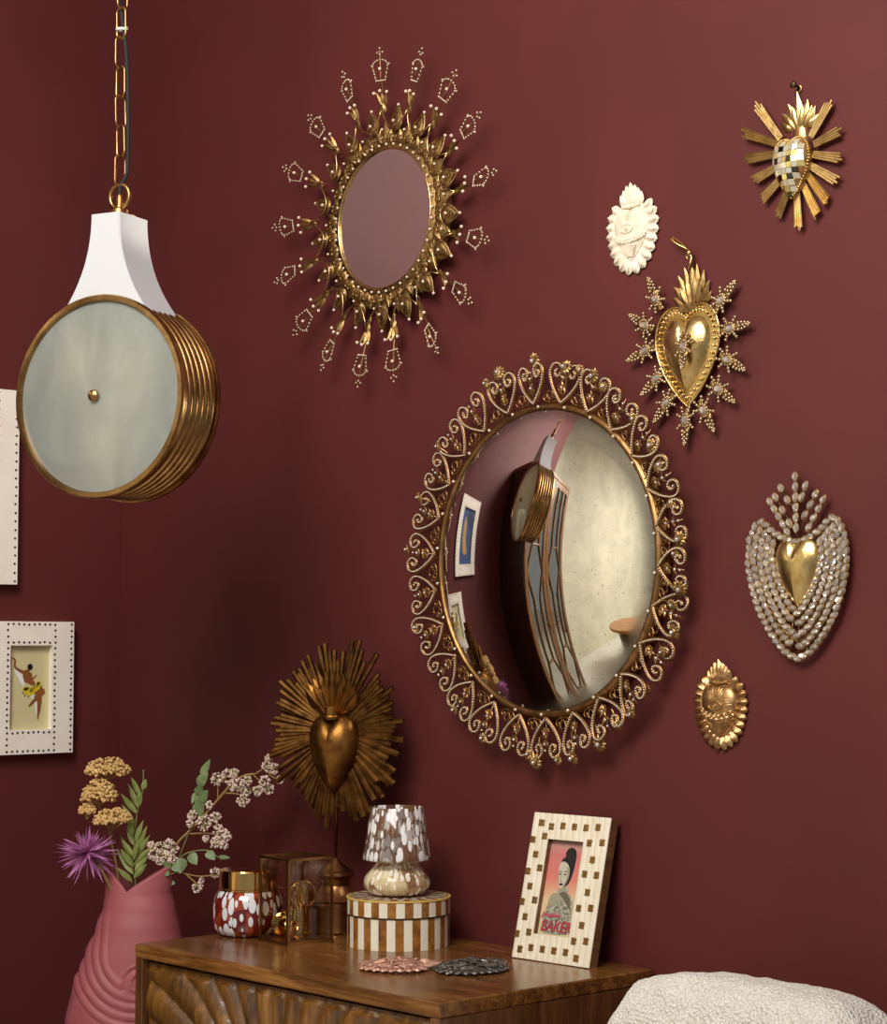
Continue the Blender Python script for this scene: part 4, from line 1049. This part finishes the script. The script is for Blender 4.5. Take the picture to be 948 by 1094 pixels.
# ================================================================== FRAMES ON THE LEFT WALL
def wall_frame(label, y0, y1, z0, z1, op, nail_step, draw):
    W, H, TH = y1-y0, z1-z0, .022
    t = thing('picture_frame', label, 'frame', (0, (y0+y1)/2, (z0+z1)/2), LEFTROT)
    ox0, ox1, oz0, oz1 = op; m = MB()
    for (a, b, c, d) in ((-W/2, ox0, -H/2, H/2), (ox1, W/2, -H/2, H/2), (ox0, ox1, -H/2, oz0), (ox0, ox1, oz1, H/2)): m.add(box(b-a, d-c, TH, ((a+b)/2, (c+d)/2, TH/2)))
    m.add(box(W-.004, H-.004, .003, (0, 0, .0015))); m.build('bone_border', 'bonewhite', t, smooth=False)
    m = MB(); e = .0058
    def run(xa, ya, xb, yb, jit=.0007):
        L = math.hypot(xb-xa, yb-ya); n = max(1, round(L/nail_step))
        for k in range(n+1):
            s = k/n; m.add(lathe([(.0025, TH-.001), (.0025, TH+.0003), (.0001, TH+.0006)], 8), T(xa+(xb-xa)*s+random.uniform(-jit, jit), ya+(yb-ya)*s+random.uniform(-jit, jit), 0))
    for x in (-W/2+e, W/2-e, ox0-e, ox1+e): run(x, -H/2+e, x, H/2-e)
    for y in (-H/2+e, H/2-e): run(ox0+.006, y, ox1-.006, y)
    for y in (oz0-e, oz1+e): run(ox0+.006, y, ox1-.006, y)
    m.build('brass_pins', 'stud', t)
    m = MB(); m.add(box(ox1-ox0, oz1-oz0, .001, ((ox0+ox1)/2, (oz0+oz1)/2, .0085)))
    draw(t, m, (ox0+ox1)/2, (oz0+oz1)/2)
def limb(m, pts, rad, z, n=5):
    P = cat([(x, y, 0) for x, y in pts], n); rr = cat([(r, 0, 0) for r in rad], n); L, Rr = [], []
    for i, p in enumerate(P):
        d = (P[min(i+1, len(P)-1)]-P[max(i-1, 0)]).normalized(); nv = Vector((-d.y, d.x, 0)); r = rr[i].x; L.append((p+nv*r)[:2]); Rr.append((p-nv*r)[:2])
    k = len(L)
    for i in range(k-1): m.add(prism([L[i], Rr[i], Rr[i+1], L[i+1]], z, z+.0002))
def dancer(t, m, cx, cz):
    p = m.build('dancer_print', 'print_cream', t, smooth=False)
    def c(pts): return [(cx+.003+(x-193)*.000345, cz-(y-545)*.000306) for x, y in pts]
    z = .0092
    m = MB(); poly(m, c([(95, 430), (150, 450), (160, 520), (150, 535), (130, 500)]), z); poly(m, c([(225, 600), (240, 610), (245, 720), (235, 690)]), z); poly(m, c([(200, 590), (235, 600), (225, 625), (205, 610)]), z); m.build('printed_highlight', 'print_white', p, smooth=False)
    z = .0094; m = MB()
    limb(m, c([(80, 355), (100, 372), (100, 415), (150, 448), (185, 455)]), [.0011, .0019, .0022, .0035, .004], z)
    poly(m, c([(150, 445), (180, 432), (205, 460), (210, 490), (232, 520), (215, 535), (185, 520), (160, 505), (150, 470)]), z)
    limb(m, c([(200, 455), (212, 490), (240, 465)]), [.0028, .0018, .0010], z)
    limb(m, c([(222, 548), (255, 560), (290, 572)]), [.0070, .0066, .0040], z); limb(m, c([(290, 570), (255, 602), (215, 640), (190, 668)]), [.0045, .0042, .0032, .0012], z+.0003); limb(m, c([(242, 570), (258, 620), (255, 690), (248, 750)]), [.0066, .0052, .0034, .0010], z+.0006); limb(m, c([(190, 425), (182, 445)]), [.0024, .0026], z)
    m.build('printed_dancer', 'print_brown', p, smooth=False)
    m = MB()
    m.add(prism([(q[0]+.0058*math.cos(2*PI*i/20), q[1]+.0062*math.sin(2*PI*i/20)) for q in c([(196, 415)]) for i in range(20)], .0094, .00965)); m.build('printed_hair', 'ink_black', p, smooth=False)
    m = MB()
    for k, (ax, ay, bx, by) in enumerate(((180, 540, 150, 575), (185, 545, 162, 595), (195, 545, 185, 600), (205, 545, 202, 600), (215, 540, 218, 592), (225, 535, 238, 575), (235, 528, 255, 560), (240, 520, 270, 535), (170, 545, 148, 560), (238, 515, 262, 518))): limb(m, c([(ax, ay), ((ax+bx)/2+4, (ay+by)/2), (bx, by)]), [.0030, .0036, .0012], .0097)
    m.build('printed_skirt', 'print_yellow', p, smooth=False)
    m = MB(); 
    for q in c([(152, 578), (186, 603), (238, 577), (270, 537), (165, 596)]): m.add(prism([(q[0]+.0012*math.cos(2*PI*i/8), q[1]+.002*math.sin(2*PI*i/8)) for i in range(8)], .0097, .0100))
    m.build('printed_skirt_tips', 'print_darkbrown', p, smooth=False)
def bluepic(t, m, cx, cz):
    p = m.build('blue_print', 'print_blue', t, smooth=False)
    m = MB(); poly(m, [(cx-.02, cz-.08), (cx+.0, cz-.02), (cx+.01, cz+.06), (cx+.035, cz+.09), (cx+.045, cz+.02), (cx+.03, cz-.08)], .0092); m.build('printed_figure', 'print_gold', p, smooth=False)
    m = MB(); poly(m, [(cx-.05, cz+.03), (cx-.02, cz+.05), (cx+.01, cz+.11), (cx-.05, cz+.115)], .0092); m.build('printed_shadow', 'print_navy', p, smooth=False)
wall_frame('cream pinned wall frame holding a print of a dancer in a yellow skirt', -.318, -.124, 1.060, 1.3175, (-.045, .0485, -.0815, .082), .0116, dancer)
wall_frame('tall cream pinned frame above the dancer print, running out of the picture', -.505, -.2535, 1.389, 1.768, (-.075, .075, -.135, .135), .0165, bluepic)

# ================================================================== STOOL, VASE, FLOWERS
VX, VY, VZ = .440, -.275, .452
def stool():
    t = thing('stool', 'low dark wooden stool carrying the pink vase, below the picture edge', 'stool', (VX+.012, VY+.0136, 0))
    m = MB(); m.add(lathe([(.0001, .438), (.135, .438), (.14, .443), (.14, .460), (.135, .465), (.0001, .465)], 40)); m.build('seat', 'darkwood', t, angle=40)
    for k in range(3):
        a = 2*PI*k/3+.4; m = MB(); m.add(tube([(.125*math.cos(a), .125*math.sin(a), 0), (.085*math.cos(a), .085*math.sin(a), .438)], [.012, .017], 12)); m.build('leg', 'darkwood', t)
stool()
FACE = math.radians(42.2)+PI/2-PI/2      # the vase's broad side is turned towards the room's open corner
def vase():
    # local x = screen-right direction, -y = towards the viewer side
    t = thing('vase', 'matt pink ceramic fish-shaped vase with open mouth and ridged cheek', 'vase', (VX+.012, VY+.0136, VZ+.013), (0, 0, math.atan2(.741, .672)))
    def prof(z):        # half width, half depth, centre offset at height z (0..0.418)
        key = [(0, .078, .062, -.012), (.03, .098, .070, -.010), (.08, .112, .076, -.006), (.15, .115, .078, -.004), (.21, .106, .074, 0), (.26, .090, .068, .004), (.31, .074, .060, .008), (.345, .064, .052, .010), (.372, .060, .046, .008), (.40, .062, .042, .008), (.42, .063, .040, .008)]
        for a, b in zip(key, key[1:]):
            if a[0] <= z <= b[0]:
                s = (z-a[0])/(b[0]-a[0]); s = s*s*(3-2*s)*.35+s*.65; return [a[i]+(b[i]-a[i])*s for i in (1, 2, 3)]
        return key[-1][1:]
    n, mz = 200, 190; v = []; f = []
    def rimz(a):        # V-shaped mouth: high at both ends, low in the middle of each side
        c = math.cos(a); s = math.sin(a)
        xx = c
        notch = -.25
        if xx < notch: q = (notch-xx)/(1+notch)
        else: q = (xx-notch)/(1-notch)
        return .374+.046*q**.85
    ex, ez = .020, .225
    def relief(x, z, a):
        if math.sin(a) > .15: return 0
        d = 0
        dx, dz = x-ex, z-ez; r = math.hypot(dx, dz); ang = math.atan2(dz, dx)
        if r < .030: d += .0022*math.cos(r/.030*2.0*2*PI)*1.0
        else:
            # arcs sweeping round the cheek, opening to the upper left
            cx, cz = ex-.004, ez+.05
            # elongated distance so the ridges run up along the back
            ddx, ddz = x-cx, (z-cz)
            if ddz > 0: rr = math.hypot(ddx, ddz*.14) if ddx < 0 else 9
            else: rr = math.hypot(ddx, ddz)
            rr = rr if rr < 9 else 0
            if .052 < rr < .136 and (ddx < 0 or ddz < -.03):
                ph = (rr-.052)/.0165
                fade = 1
                if ddz > 0: fade = max(0, 1-ddz/.105)
                d += .0042*(abs(math.sin(PI*ph))**.7-.4)*fade
        if z < .115 and x < -.02 and d == 0:
            d += .0014*abs(math.sin((x+z*.6)*150))*abs(math.sin((x*.6-z)*150))
        elif z < .10 and d == 0: d += .0012*math.sin(x*420)
        return d
    for i in range(n):
        a = 2*PI*i/n; zt = rimz(a)
        for j in range(mz+1):
            s = j/mz; z = zt*s; hw, hd, off = prof(z)
            x = hw*math.copysign(abs(math.cos(a))**.92, math.cos(a)); y = hd*math.sin(a)
            d = relief(x+off, z, a) if z > .012 else 0
            nx_, ny_ = math.cos(a), math.sin(a)
            v.append((x+off+nx_*d, y+ny_*d, z))
        for j in range(14):
            s = j/13; z = zt+(.0025 if j == 0 else 0)-.20*max(0, s-.0); hw, hd, off = prof(max(0, min(z, zt))); k = .0035 if j == 0 else .007
            v.append(((hw-k)*math.cos(a)+off, (hd-k)*math.sin(a), z))
    st = mz+1+14
    for i in range(n):
        i2 = (i+1) % n
        for j in range(st-1): f.append((i*st+j, i2*st+j, i2*st+j+1, i*st+j+1))
    f.append(tuple(i*st for i in range(n-1, -1, -1))); f.append(tuple(i*st+st-1 for i in range(n)))
    m = MB(); m.add((v, f)); m.build('vase_body', 'pinkclay', t, angle=180)
vase()
VROT = (0, 0, math.atan2(.741, .672))
def fpt(px, py, w=0): return ((px-135)*.001672, w, (1094-py)*.001672+.594-VZ)
def fpts(l, n=5): return cat([fpt(*p) for p in l], n)
def florets(m, c, rx, ry, rz, n, r, rnd, dome=True, mi=0):
    for k in range(n):
        while True:
            p = Vector((rnd.gauss(0, 1), rnd.gauss(0, 1), rnd.gauss(0, 1)))
            if p.length > .1: break
        p.normalize()
        if dome and p.z < -.15: p.z *= -.6
        q = (c[0]+p.x*rx*rnd.uniform(.8, 1.05), c[1]+p.y*ry*rnd.uniform(.8, 1.05), c[2]+p.z*rz*rnd.uniform(.8, 1.1))
        ball(m, q, r*rnd.uniform(.7, 1.25), mi=mi)
def flowers():
    G = 'faux flower stems in the pink vase'
    rnd = random.Random(21); L = (VX, VY, VZ)
    t = thing('yarrow_stem', 'stem of three mustard yellow yarrow heads rising left in the pink vase', 'flower', L, VROT, G)
    m = MB(); m.add(tube(fpts([(135, 1000), (128, 930), (118, 885), (108, 850), (104, 830)]), .0022, 7)); m.add(tube(fpts([(120, 890), (124, 880), (126, 872, -.01)]), .0018, 6)); m.add(tube(fpts([(114, 868), (108, 858, -.01), (106, 850, -.012)]), .0018, 6)); m.build('stem', 'stem', t, angle=180)
    for (px, py, w, rx, rz, n) in ((116, 820, .004, .040, .026, 420), (109, 846, -.012, .032, .032, 340), (125, 870, -.026, .033, .022, 320), (97, 860, -.016, .014, .016, 110)):
        m = MB(); c = fpt(px, py+4, w)
        for q in range(9):
            a = 2*PI*q/9; m.add(tube([(c[0], c[1], c[2]-.014), (c[0]+rx*.6*math.cos(a), c[1]+rx*.6*math.sin(a), c[2])], .001, 4), mi=1)
        florets(m, c, rx, rx*.8, rz, n, .0030, rnd); m.build('flower_head', ['yarrow', 'stem'], t)
    t = thing('spider_chrysanthemum', 'purple spiky chrysanthemum leaning left over the vase rim', 'flower', L, VROT, G)
    m = MB(); m.add(tube(fpts([(134, 990), (132, 965, -.015), (122, 938, -.035), (112, 918, -.04), (102, 905, -.035)]), .0026, 8)); m.build('stem', 'stem', t, angle=180)
    m = MB(); c = Vector(fpt(101, 905, -.04))
    for k in range(135):
        d = Vector((rnd.gauss(0, 1), rnd.gauss(0, 1)-.35, rnd.gauss(0, .75)+.05)).normalized()
        Lk = rnd.uniform(.040, .066)*(1 if d.z < .6 else .75); qm = d.to_track_quat('Y', 'Z').to_matrix().to_4x4()
        m.add(leaf(Lk, .0056, .0012, rnd.uniform(-.006, .010)-.0, 6, .7), Matrix.Translation(c) @ qm @ R(rnd.uniform(0, 6), 'Y'))
    m.build('petals', 'mum', t, angle=60)
    m = MB(); 
    for k in range(26):
        d = Vector((rnd.gauss(0, 1), -abs(rnd.gauss(0, 1))-.3, rnd.gauss(0, 1)+.4)).normalized(); m.add(leaf(.018, .004, .001, .002, 5, .7), Matrix.Translation(c) @ d.to_track_quat('Y', 'Z').to_matrix().to_4x4())
    m.build('flower_core', 'mumcore', t, angle=60)
    def frond(label, stem, leaves, mat, W, nm):
        t = thing(nm, label, 'foliage', L, VROT, G); m = MB(); P = fpts(stem, 6); m.add(tube(P, .0015, 6)); m.build('stem', 'greenstem', t, angle=180)
        m = MB()
        for (px, py, tx, ty, w) in leaves:
            a = Vector(fpt(px, py, w)); b = Vector(fpt(tx, ty, w+rnd.uniform(-.012, .006))); d = b-a
            qm = d.to_track_quat('Y', 'Z').to_matrix().to_4x4(); 
            xx = qm.col[0].xyz; tw = rnd.uniform(-.5, .5)
            # turn the blade so that its face looks outward
            want = Vector((0, -1, .3)); zc = qm.col[2].xyz; yc = qm.col[1].xyz; want = (want-yc*want.dot(yc)).normalized(); ang = math.atan2(want.dot(xx), want.dot(zc))
            m.add(leaf(d.length, W, .0016, rnd.uniform(-.004, .004), 8, .85), Matrix.Translation(a) @ qm @ R(ang+tw, 'Y'))
        m.build('leaves', mat, t, angle=70)
    frond('short upright sprig of narrow green leaves at the middle of the vase', [(146, 985), (147, 930), (146, 895), (143, 872)], [(147, 896, 156, 873, -.012), (147, 907, 160, 879, -.012), (147, 912, 164, 888, -.014), (146, 920, 165, 900, -.014), (147, 926, 162, 908, -.014), (146, 934, 160, 918, -.012), (146, 900, 138, 880, -.01), (146, 912, 132, 893, -.01), (146, 922, 134, 903, -.012), (146, 930, 132, 912, -.012), (145, 938, 130, 922, -.01), (144, 890, 140, 872, -.01), (146, 915, 152, 892, -.02)], 'leaf', .0105, 'leafy_sprig')
    frond('tall sprig of narrow green leaves behind the yarrow', [(142, 985, .02), (142, 920, .02), (146, 870, .018), (152, 845, .016), (153, 821, .016)], [(148, 862, 137, 836, .014), (150, 850, 140, 828, .014), (147, 868, 130, 846, .014), (152, 843, 156, 831, .014), (149, 860, 150, 842, .012), (144, 880, 132, 858, .014), (141, 930, 126, 904, .012), (142, 918, 128, 890, .012)], 'leaf', .0105, 'leafy_sprig')
    # round-leaved sprigs
    def round_sprig(label, stem, leaves):
        t = thing('round_leaf_sprig', label, 'foliage', L, VROT, G); m = MB(); m.add(tube(fpts(stem, 6), .0014, 6)); m.build('stem', 'greenstem', t, angle=180)
        m = MB()
        for (px, py, tx, ty, W, w) in leaves:
            a = Vector(fpt(px, py, w)); b = Vector(fpt(tx, ty, w-.006)); d = b-a; qm = d.to_track_quat('Y', 'Z').to_matrix().to_4x4()
            want = Vector((rnd.uniform(-.4, .4), -1, .35)); xx = qm.col[0].xyz; yc = qm.col[1].xyz; zc = qm.col[2].xyz; want = (want-yc*want.dot(yc)).normalized()
            m.add(leaf(d.length, W, .0016, .002, 8, .62, tip=.75), Matrix.Translation(a) @ qm @ R(math.atan2(want.dot(xx), want.dot(zc)), 'Y'))
        m.build('leaves', 'leafdark', t, angle=70)
    round_sprig('sprig of round green leaves arching right towards the jar lid', [(160, 985), (170, 945, -.01), (184, 926, -.015), (198, 910, -.018), (212, 905, -.018), (226, 905, -.018), (236, 912, -.016), (247, 913, -.016)], [(184, 926, 175, 929, .016, -.02), (190, 918, 198, 926, .022, -.02), (198, 912, 196, 928, .020, -.022), (206, 907, 214, 919, .019, -.024), (224, 905, 233, 914, .017, -.024), (236, 911, 249, 912, .008, -.02), (166, 935, 174, 930, .012, -.02), (180, 938, 190, 940, .014, -.004), (186, 924, 178, 916, .014, -.016)])
    round_sprig('dark leaf sprig standing upright behind the pink berry branch', [(168, 985, .03), (185, 930, .03), (200, 890, .03), (206, 865, .03), (210, 840, .028), (222, 812, .026)], [(207, 868, 218, 857, .026, .024), (208, 858, 222, 843, .024, .024), (209, 848, 216, 838, .018, .022), (210, 838, 222, 824, .022, .024), (214, 828, 224, 810, .014, .024), (208, 846, 204, 858, .01, .03)])
    # berry branch
    t = thing('berry_branch', 'long branch of pale pink bud clusters arching right towards the sunburst sculpture', 'flower', L, VROT, G)
    m = MB(); P = [[(158, 985), (172, 935), (190, 900, -.005), (205, 884, -.006), (222, 866, -.008), (240, 845, -.01), (252, 832, -.012), (264, 826, -.014), (273, 825, -.014)], [(273, 825, -.014), (284, 818, -.014), (293, 812, -.014)], [(272, 826, -.014), (280, 834, -.014), (281, 840, -.014)], [(242, 845, -.01), (256, 846, -.012), (262, 852, -.014)], [(234, 852, -.009), (234, 840, -.01), (235, 834, -.01)], [(204, 888, -.006), (222, 887, -.01), (236, 889, -.012)], [(200, 890, -.006), (208, 876, -.004), (207, 870, -.004)], [(222, 866, -.008), (226, 860, -.008), (228, 858, -.01)], [(215, 875, -.006), (222, 878, -.014)], [(186, 905, -.004), (180, 908, -.012), (176, 910, -.014)], [(170, 940), (190, 928, -.016), (212, 931, -.02), (222, 931, -.022), (232, 930, -.022)], [(200, 928, -.018), (210, 936, -.022), (214, 940, -.024)], [(255, 832, -.012), (258, 838, -.014)], [(284, 820, -.014), (292, 828, -.014), (300, 830, -.014)]]
    for k, p in enumerate(P): m.add(tube(fpts(p, 5), .0024 if k == 0 else .0014, 6))
    m.build('stems', 'stem', t, angle=180)
    cl = [(233, 830, 7), (245, 827, 8), (251, 824, 5), (256, 836, 7), (250, 838, 5), (264, 842, 6), (261, 852, 7), (266, 831, 5), (287, 817, 7), (294, 819, 6), (288, 808, 4), (284, 832, 6), (277, 842, 6), (288, 841, 6), (300, 831, 4), (207, 868, 5), (205, 876, 4), (220, 876, 9), (232, 870, 6), (226, 857, 4), (235, 884, 7), (240, 889, 8), (244, 890, 5), (232, 897, 6), (241, 899, 5), (222, 893, 4), (165, 900, 5), (174, 903, 8), (168, 908, 7), (184, 897, 5), (188, 903, 6), (174, 915, 6), (187, 914, 6), (182, 910, 4), (214, 943, 6), (218, 936, 3), (232, 928, 6)]
    m = MB()
    for px, py, r in cl:
        c = fpt(px, py, -.014+rnd.uniform(-.006, .006)); R_ = r*.001672*.92
        florets(m, c, R_, R_, R_, 7+r*5, .0022, rnd, False, 0); florets(m, c, R_*.8, R_*.8, R_*.8, 4+r*2, .0019, rnd, False, 1)
    m.build('bud_clusters', ['berry', 'berrygreen'], t)
flowers()

# ================================================================== CHAIR
def chair():
    t = thing('armchair', 'white boucle chair with a thick rounded backrest at the bottom right', 'chair', (1.80, -.42, 0), (0, 0, math.radians(-3)))
    def cushion(name, w, d, h, c, e=3.2, tilt=0, curve=0):
        m = MB(); v = []; f = []; nu, nv = 96, 60
        sp = lambda q, p: math.copysign(abs(q)**p, q)
        for j in range(nv+1):
            b = -PI/2+PI*j/nv
            for i in range(nu):
                a = 2*PI*i/nu
                x = w/2*sp(math.cos(b), 2/e)*sp(math.cos(a), 2/e); y = d/2*sp(math.cos(b), 2/e)*sp(math.sin(a), 2/e); z = h/2*sp(math.sin(b), 2/e)
                q = .0028*noise.noise(Vector((x*70, y*70, z*70)))+.004*noise.noise(Vector((x*22+5, y*22, z*22)))
                nrm = Vector((x/w, y/d, z/h)).normalized(); p = Vector((x, y, z))+nrm*q
                p.y += curve*(2*x/w)**2; v.append(p)
        for j in range(nv):
            for i in range(nu): i2 = (i+1) % nu; f.append((j*nu+i, j*nu+i2, j*nu+nu+i2, j*nu+nu+i))
        m.add((v, f), T(*c) @ R(tilt, 'X')); return m.build(name, 'boucle', t, angle=180)
    cushion('backrest', .445, .165, .46, (.012, .195, .612), 4.4, -.12, -.035)
    cushion('seat', .56, .54, .17, (0, -.06, .385), 4)
    for sx in (-1, 1):
        for sy in (-1, 1):
            m = MB(); m.add(tube([(sx*.22, -.06+sy*.21, 0), (sx*.20, -.06+sy*.19, .315)], [.011, .014], 12)); m.build('leg', 'blackleg', t)
chair()

# ================================================================== FURNITURE SEEN IN THE MIRROR
def vitrine():
    X0, Y0, Y1, HZ, D = .012, -1.50, -.86, 2.05, .40
    t = thing('display_cabinet', 'tall dark cabinet with gilt-barred mirror doors, reflected in the convex mirror', 'cabinet', (X0+D/2, (Y0+Y1)/2, 0))
    w = Y1-Y0; m = MB()
    for s in (-1, 1): m.add(bbox(D, .022, HZ, .002, (0, s*(w/2-.011), HZ/2)))
    for z in (.09, .75, 1.35, HZ-.012): m.add(box(D-.004, w-.046, .022, (0, 0, z)))
    m.add(box(.012, w-.046, HZ-.02, (-D/2+.006, 0, HZ/2))); m.build('carcass', 'darkwood', t, smooth=False)
    m = MB(); m.add(bbox(D+.02, w+.02, .03, .004, (0, 0, HZ+.0152))); m.build('cornice', 'oakgold', t, smooth=False)
    for s in (-1, 1):
        yc = s*w/4; dw = w/2-.006; m = MB(); z0, z1 = .05, HZ-.01; x = D/2+.011; fr = .042
        for q in (-1, 1): m.add(box(.02, fr, z1-z0, (x, yc+q*(dw/2-fr/2), (z0+z1)/2)))
        for z in (z0+fr/2, z1-fr/2): m.add(box(.02, dw-2*fr, fr, (x, yc, z)))
        d = m.build('door', 'oakgold', t, smooth=False)
        m = MB(); m.add(box(.004, dw-2*fr+.004, z1-z0-2*fr+.004, (x-.002, yc, (z0+z1)/2))); m.build('mirror_panel', 'cabglass', d, smooth=False)
        m = MB(); k = (dw-2*fr)/2
        for a, b in (((-.4, 1.55), (.4, 1.55)), ((-.4, 1.55), (-.4, z1-fr)), ((.4, 1.55), (.4, z1-fr)), ((-1, 1.38), (-.4, 1.55)), ((1, 1.38), (.4, 1.55)), ((-1, .62), (-.4, .78)), ((1, .62), (.4, .78)), ((-.4, .78), (.4, .78)), ((-.4, .78), (-.4, 1.2)), ((.4, .78), (.4, 1.2)), ((-.4, 1.2), (-1, 1.38)), ((.4, 1.2), (1, 1.38)), ((-.4, .40), (.4, .40)), ((-.4, .40), (-1, .62)), ((.4, .40), (1, .62)), ((-.4, .40), (-.4, z0+fr)), ((.4, .40), (.4, z0+fr))):
            m.add(tube([(x+.006, yc+a[0]*k, a[1]), (x+.006, yc+b[0]*k, b[1])], .008, 6))
        m.build('glazing_bars', 'oakgold', d, angle=30)
        m = MB(); ball(m, (x+.022, yc-s*(dw/2-fr/2), 1.0), .012, True); m.add(tube([(x+.008, yc-s*(dw/2-fr/2), 1.0), (x+.022, yc-s*(dw/2-fr/2), 1.0)], .005, 8)); m.build('knob', 'brass', d, angle=180)
    m = MB(); m.add(box(D-.02, w-.02, .05, (0, 0, .025))); m.build('plinth', 'darkwood', t, smooth=False)
vitrine()
def drum_table():
    t = thing('side_table', 'round orange wood table on a bronze drum, reflected at the mirror right edge', 'table', (.90, -2.75, 0))
    m = MB(); m.add(lathe([(.0001, .56), (.365, .56), (.37, .565), (.37, .595), (.365, .60), (.0001, .60)], 56)); m.build('table_top', 'orangewood', t, angle=40)
    m = MB(); m.add(lathe([(.0001, 0), (.22, 0), (.24, .02), (.21, .25), (.24, .52), (.26, .56), (.0001, .56)], 48)); m.build('drum_base', 'stud', t, angle=40)
drum_table()

# ================================================================== LIGHT
def area(name, loc, target, size, power, col=(1, .95, .88), sy=None):
    l = bpy.data.lights.new(name, 'AREA'); l.energy = power; l.color = col; l.size = size
    if sy: l.shape = 'RECTANGLE'; l.size_y = sy
    o = bpy.data.objects.new(name, l); C.objects.link(o); o.location = loc
    o.rotation_euler = (Vector(target)-Vector(loc)).to_track_quat('-Z', 'Y').to_euler(); return o
area('key_softbox', (2.05, -1.95, 3.15), (1.4, 0, 2.05), 1.6, 60, (1, .975, .945)).data.spread = math.radians(130)
area('room_softbox', (2.6, -3.6, 3.2), (.2, -3.8, 1.0), 1.4, 55, (1, .975, .94)).data.spread = math.radians(110)
area('wall_softbox', (1.5, -1.9, 3.3), (0, -1.5, 2.4), .7, 16, (1, .975, .95)).data.spread = math.radians(75)
w = bpy.data.worlds.new('studio_daylight'); bpy.context.scene.world = w; w.use_nodes = True
bg = w.node_tree.nodes['Background']; bg.inputs['Color'].default_value = (.95, .96, 1, 1); bg.inputs['Strength'].default_value = .30

# ================================================================== CAMERA
cam = bpy.data.cameras.new('camera'); cam.sensor_fit = 'HORIZONTAL'; cam.sensor_width = 36; cam.lens = 2151/948*36
co = bpy.data.objects.new('camera', cam); C.objects.link(co); co.location = (3.48, -2.27, 1.27)
co.rotation_euler = (PI/2+math.atan(143/2151), 0, math.atan2(.741, .672)); cam.clip_start = .05
sc = bpy.context.scene; sc.camera = co; sc.cycles.transparent_max_bounces = 32
sc.view_settings.view_transform = 'Standard'; sc.view_settings.look = 'None'; sc.view_settings.exposure = 0; sc.view_settings.gamma = 1; sc.view_settings.use_curve_mapping = False
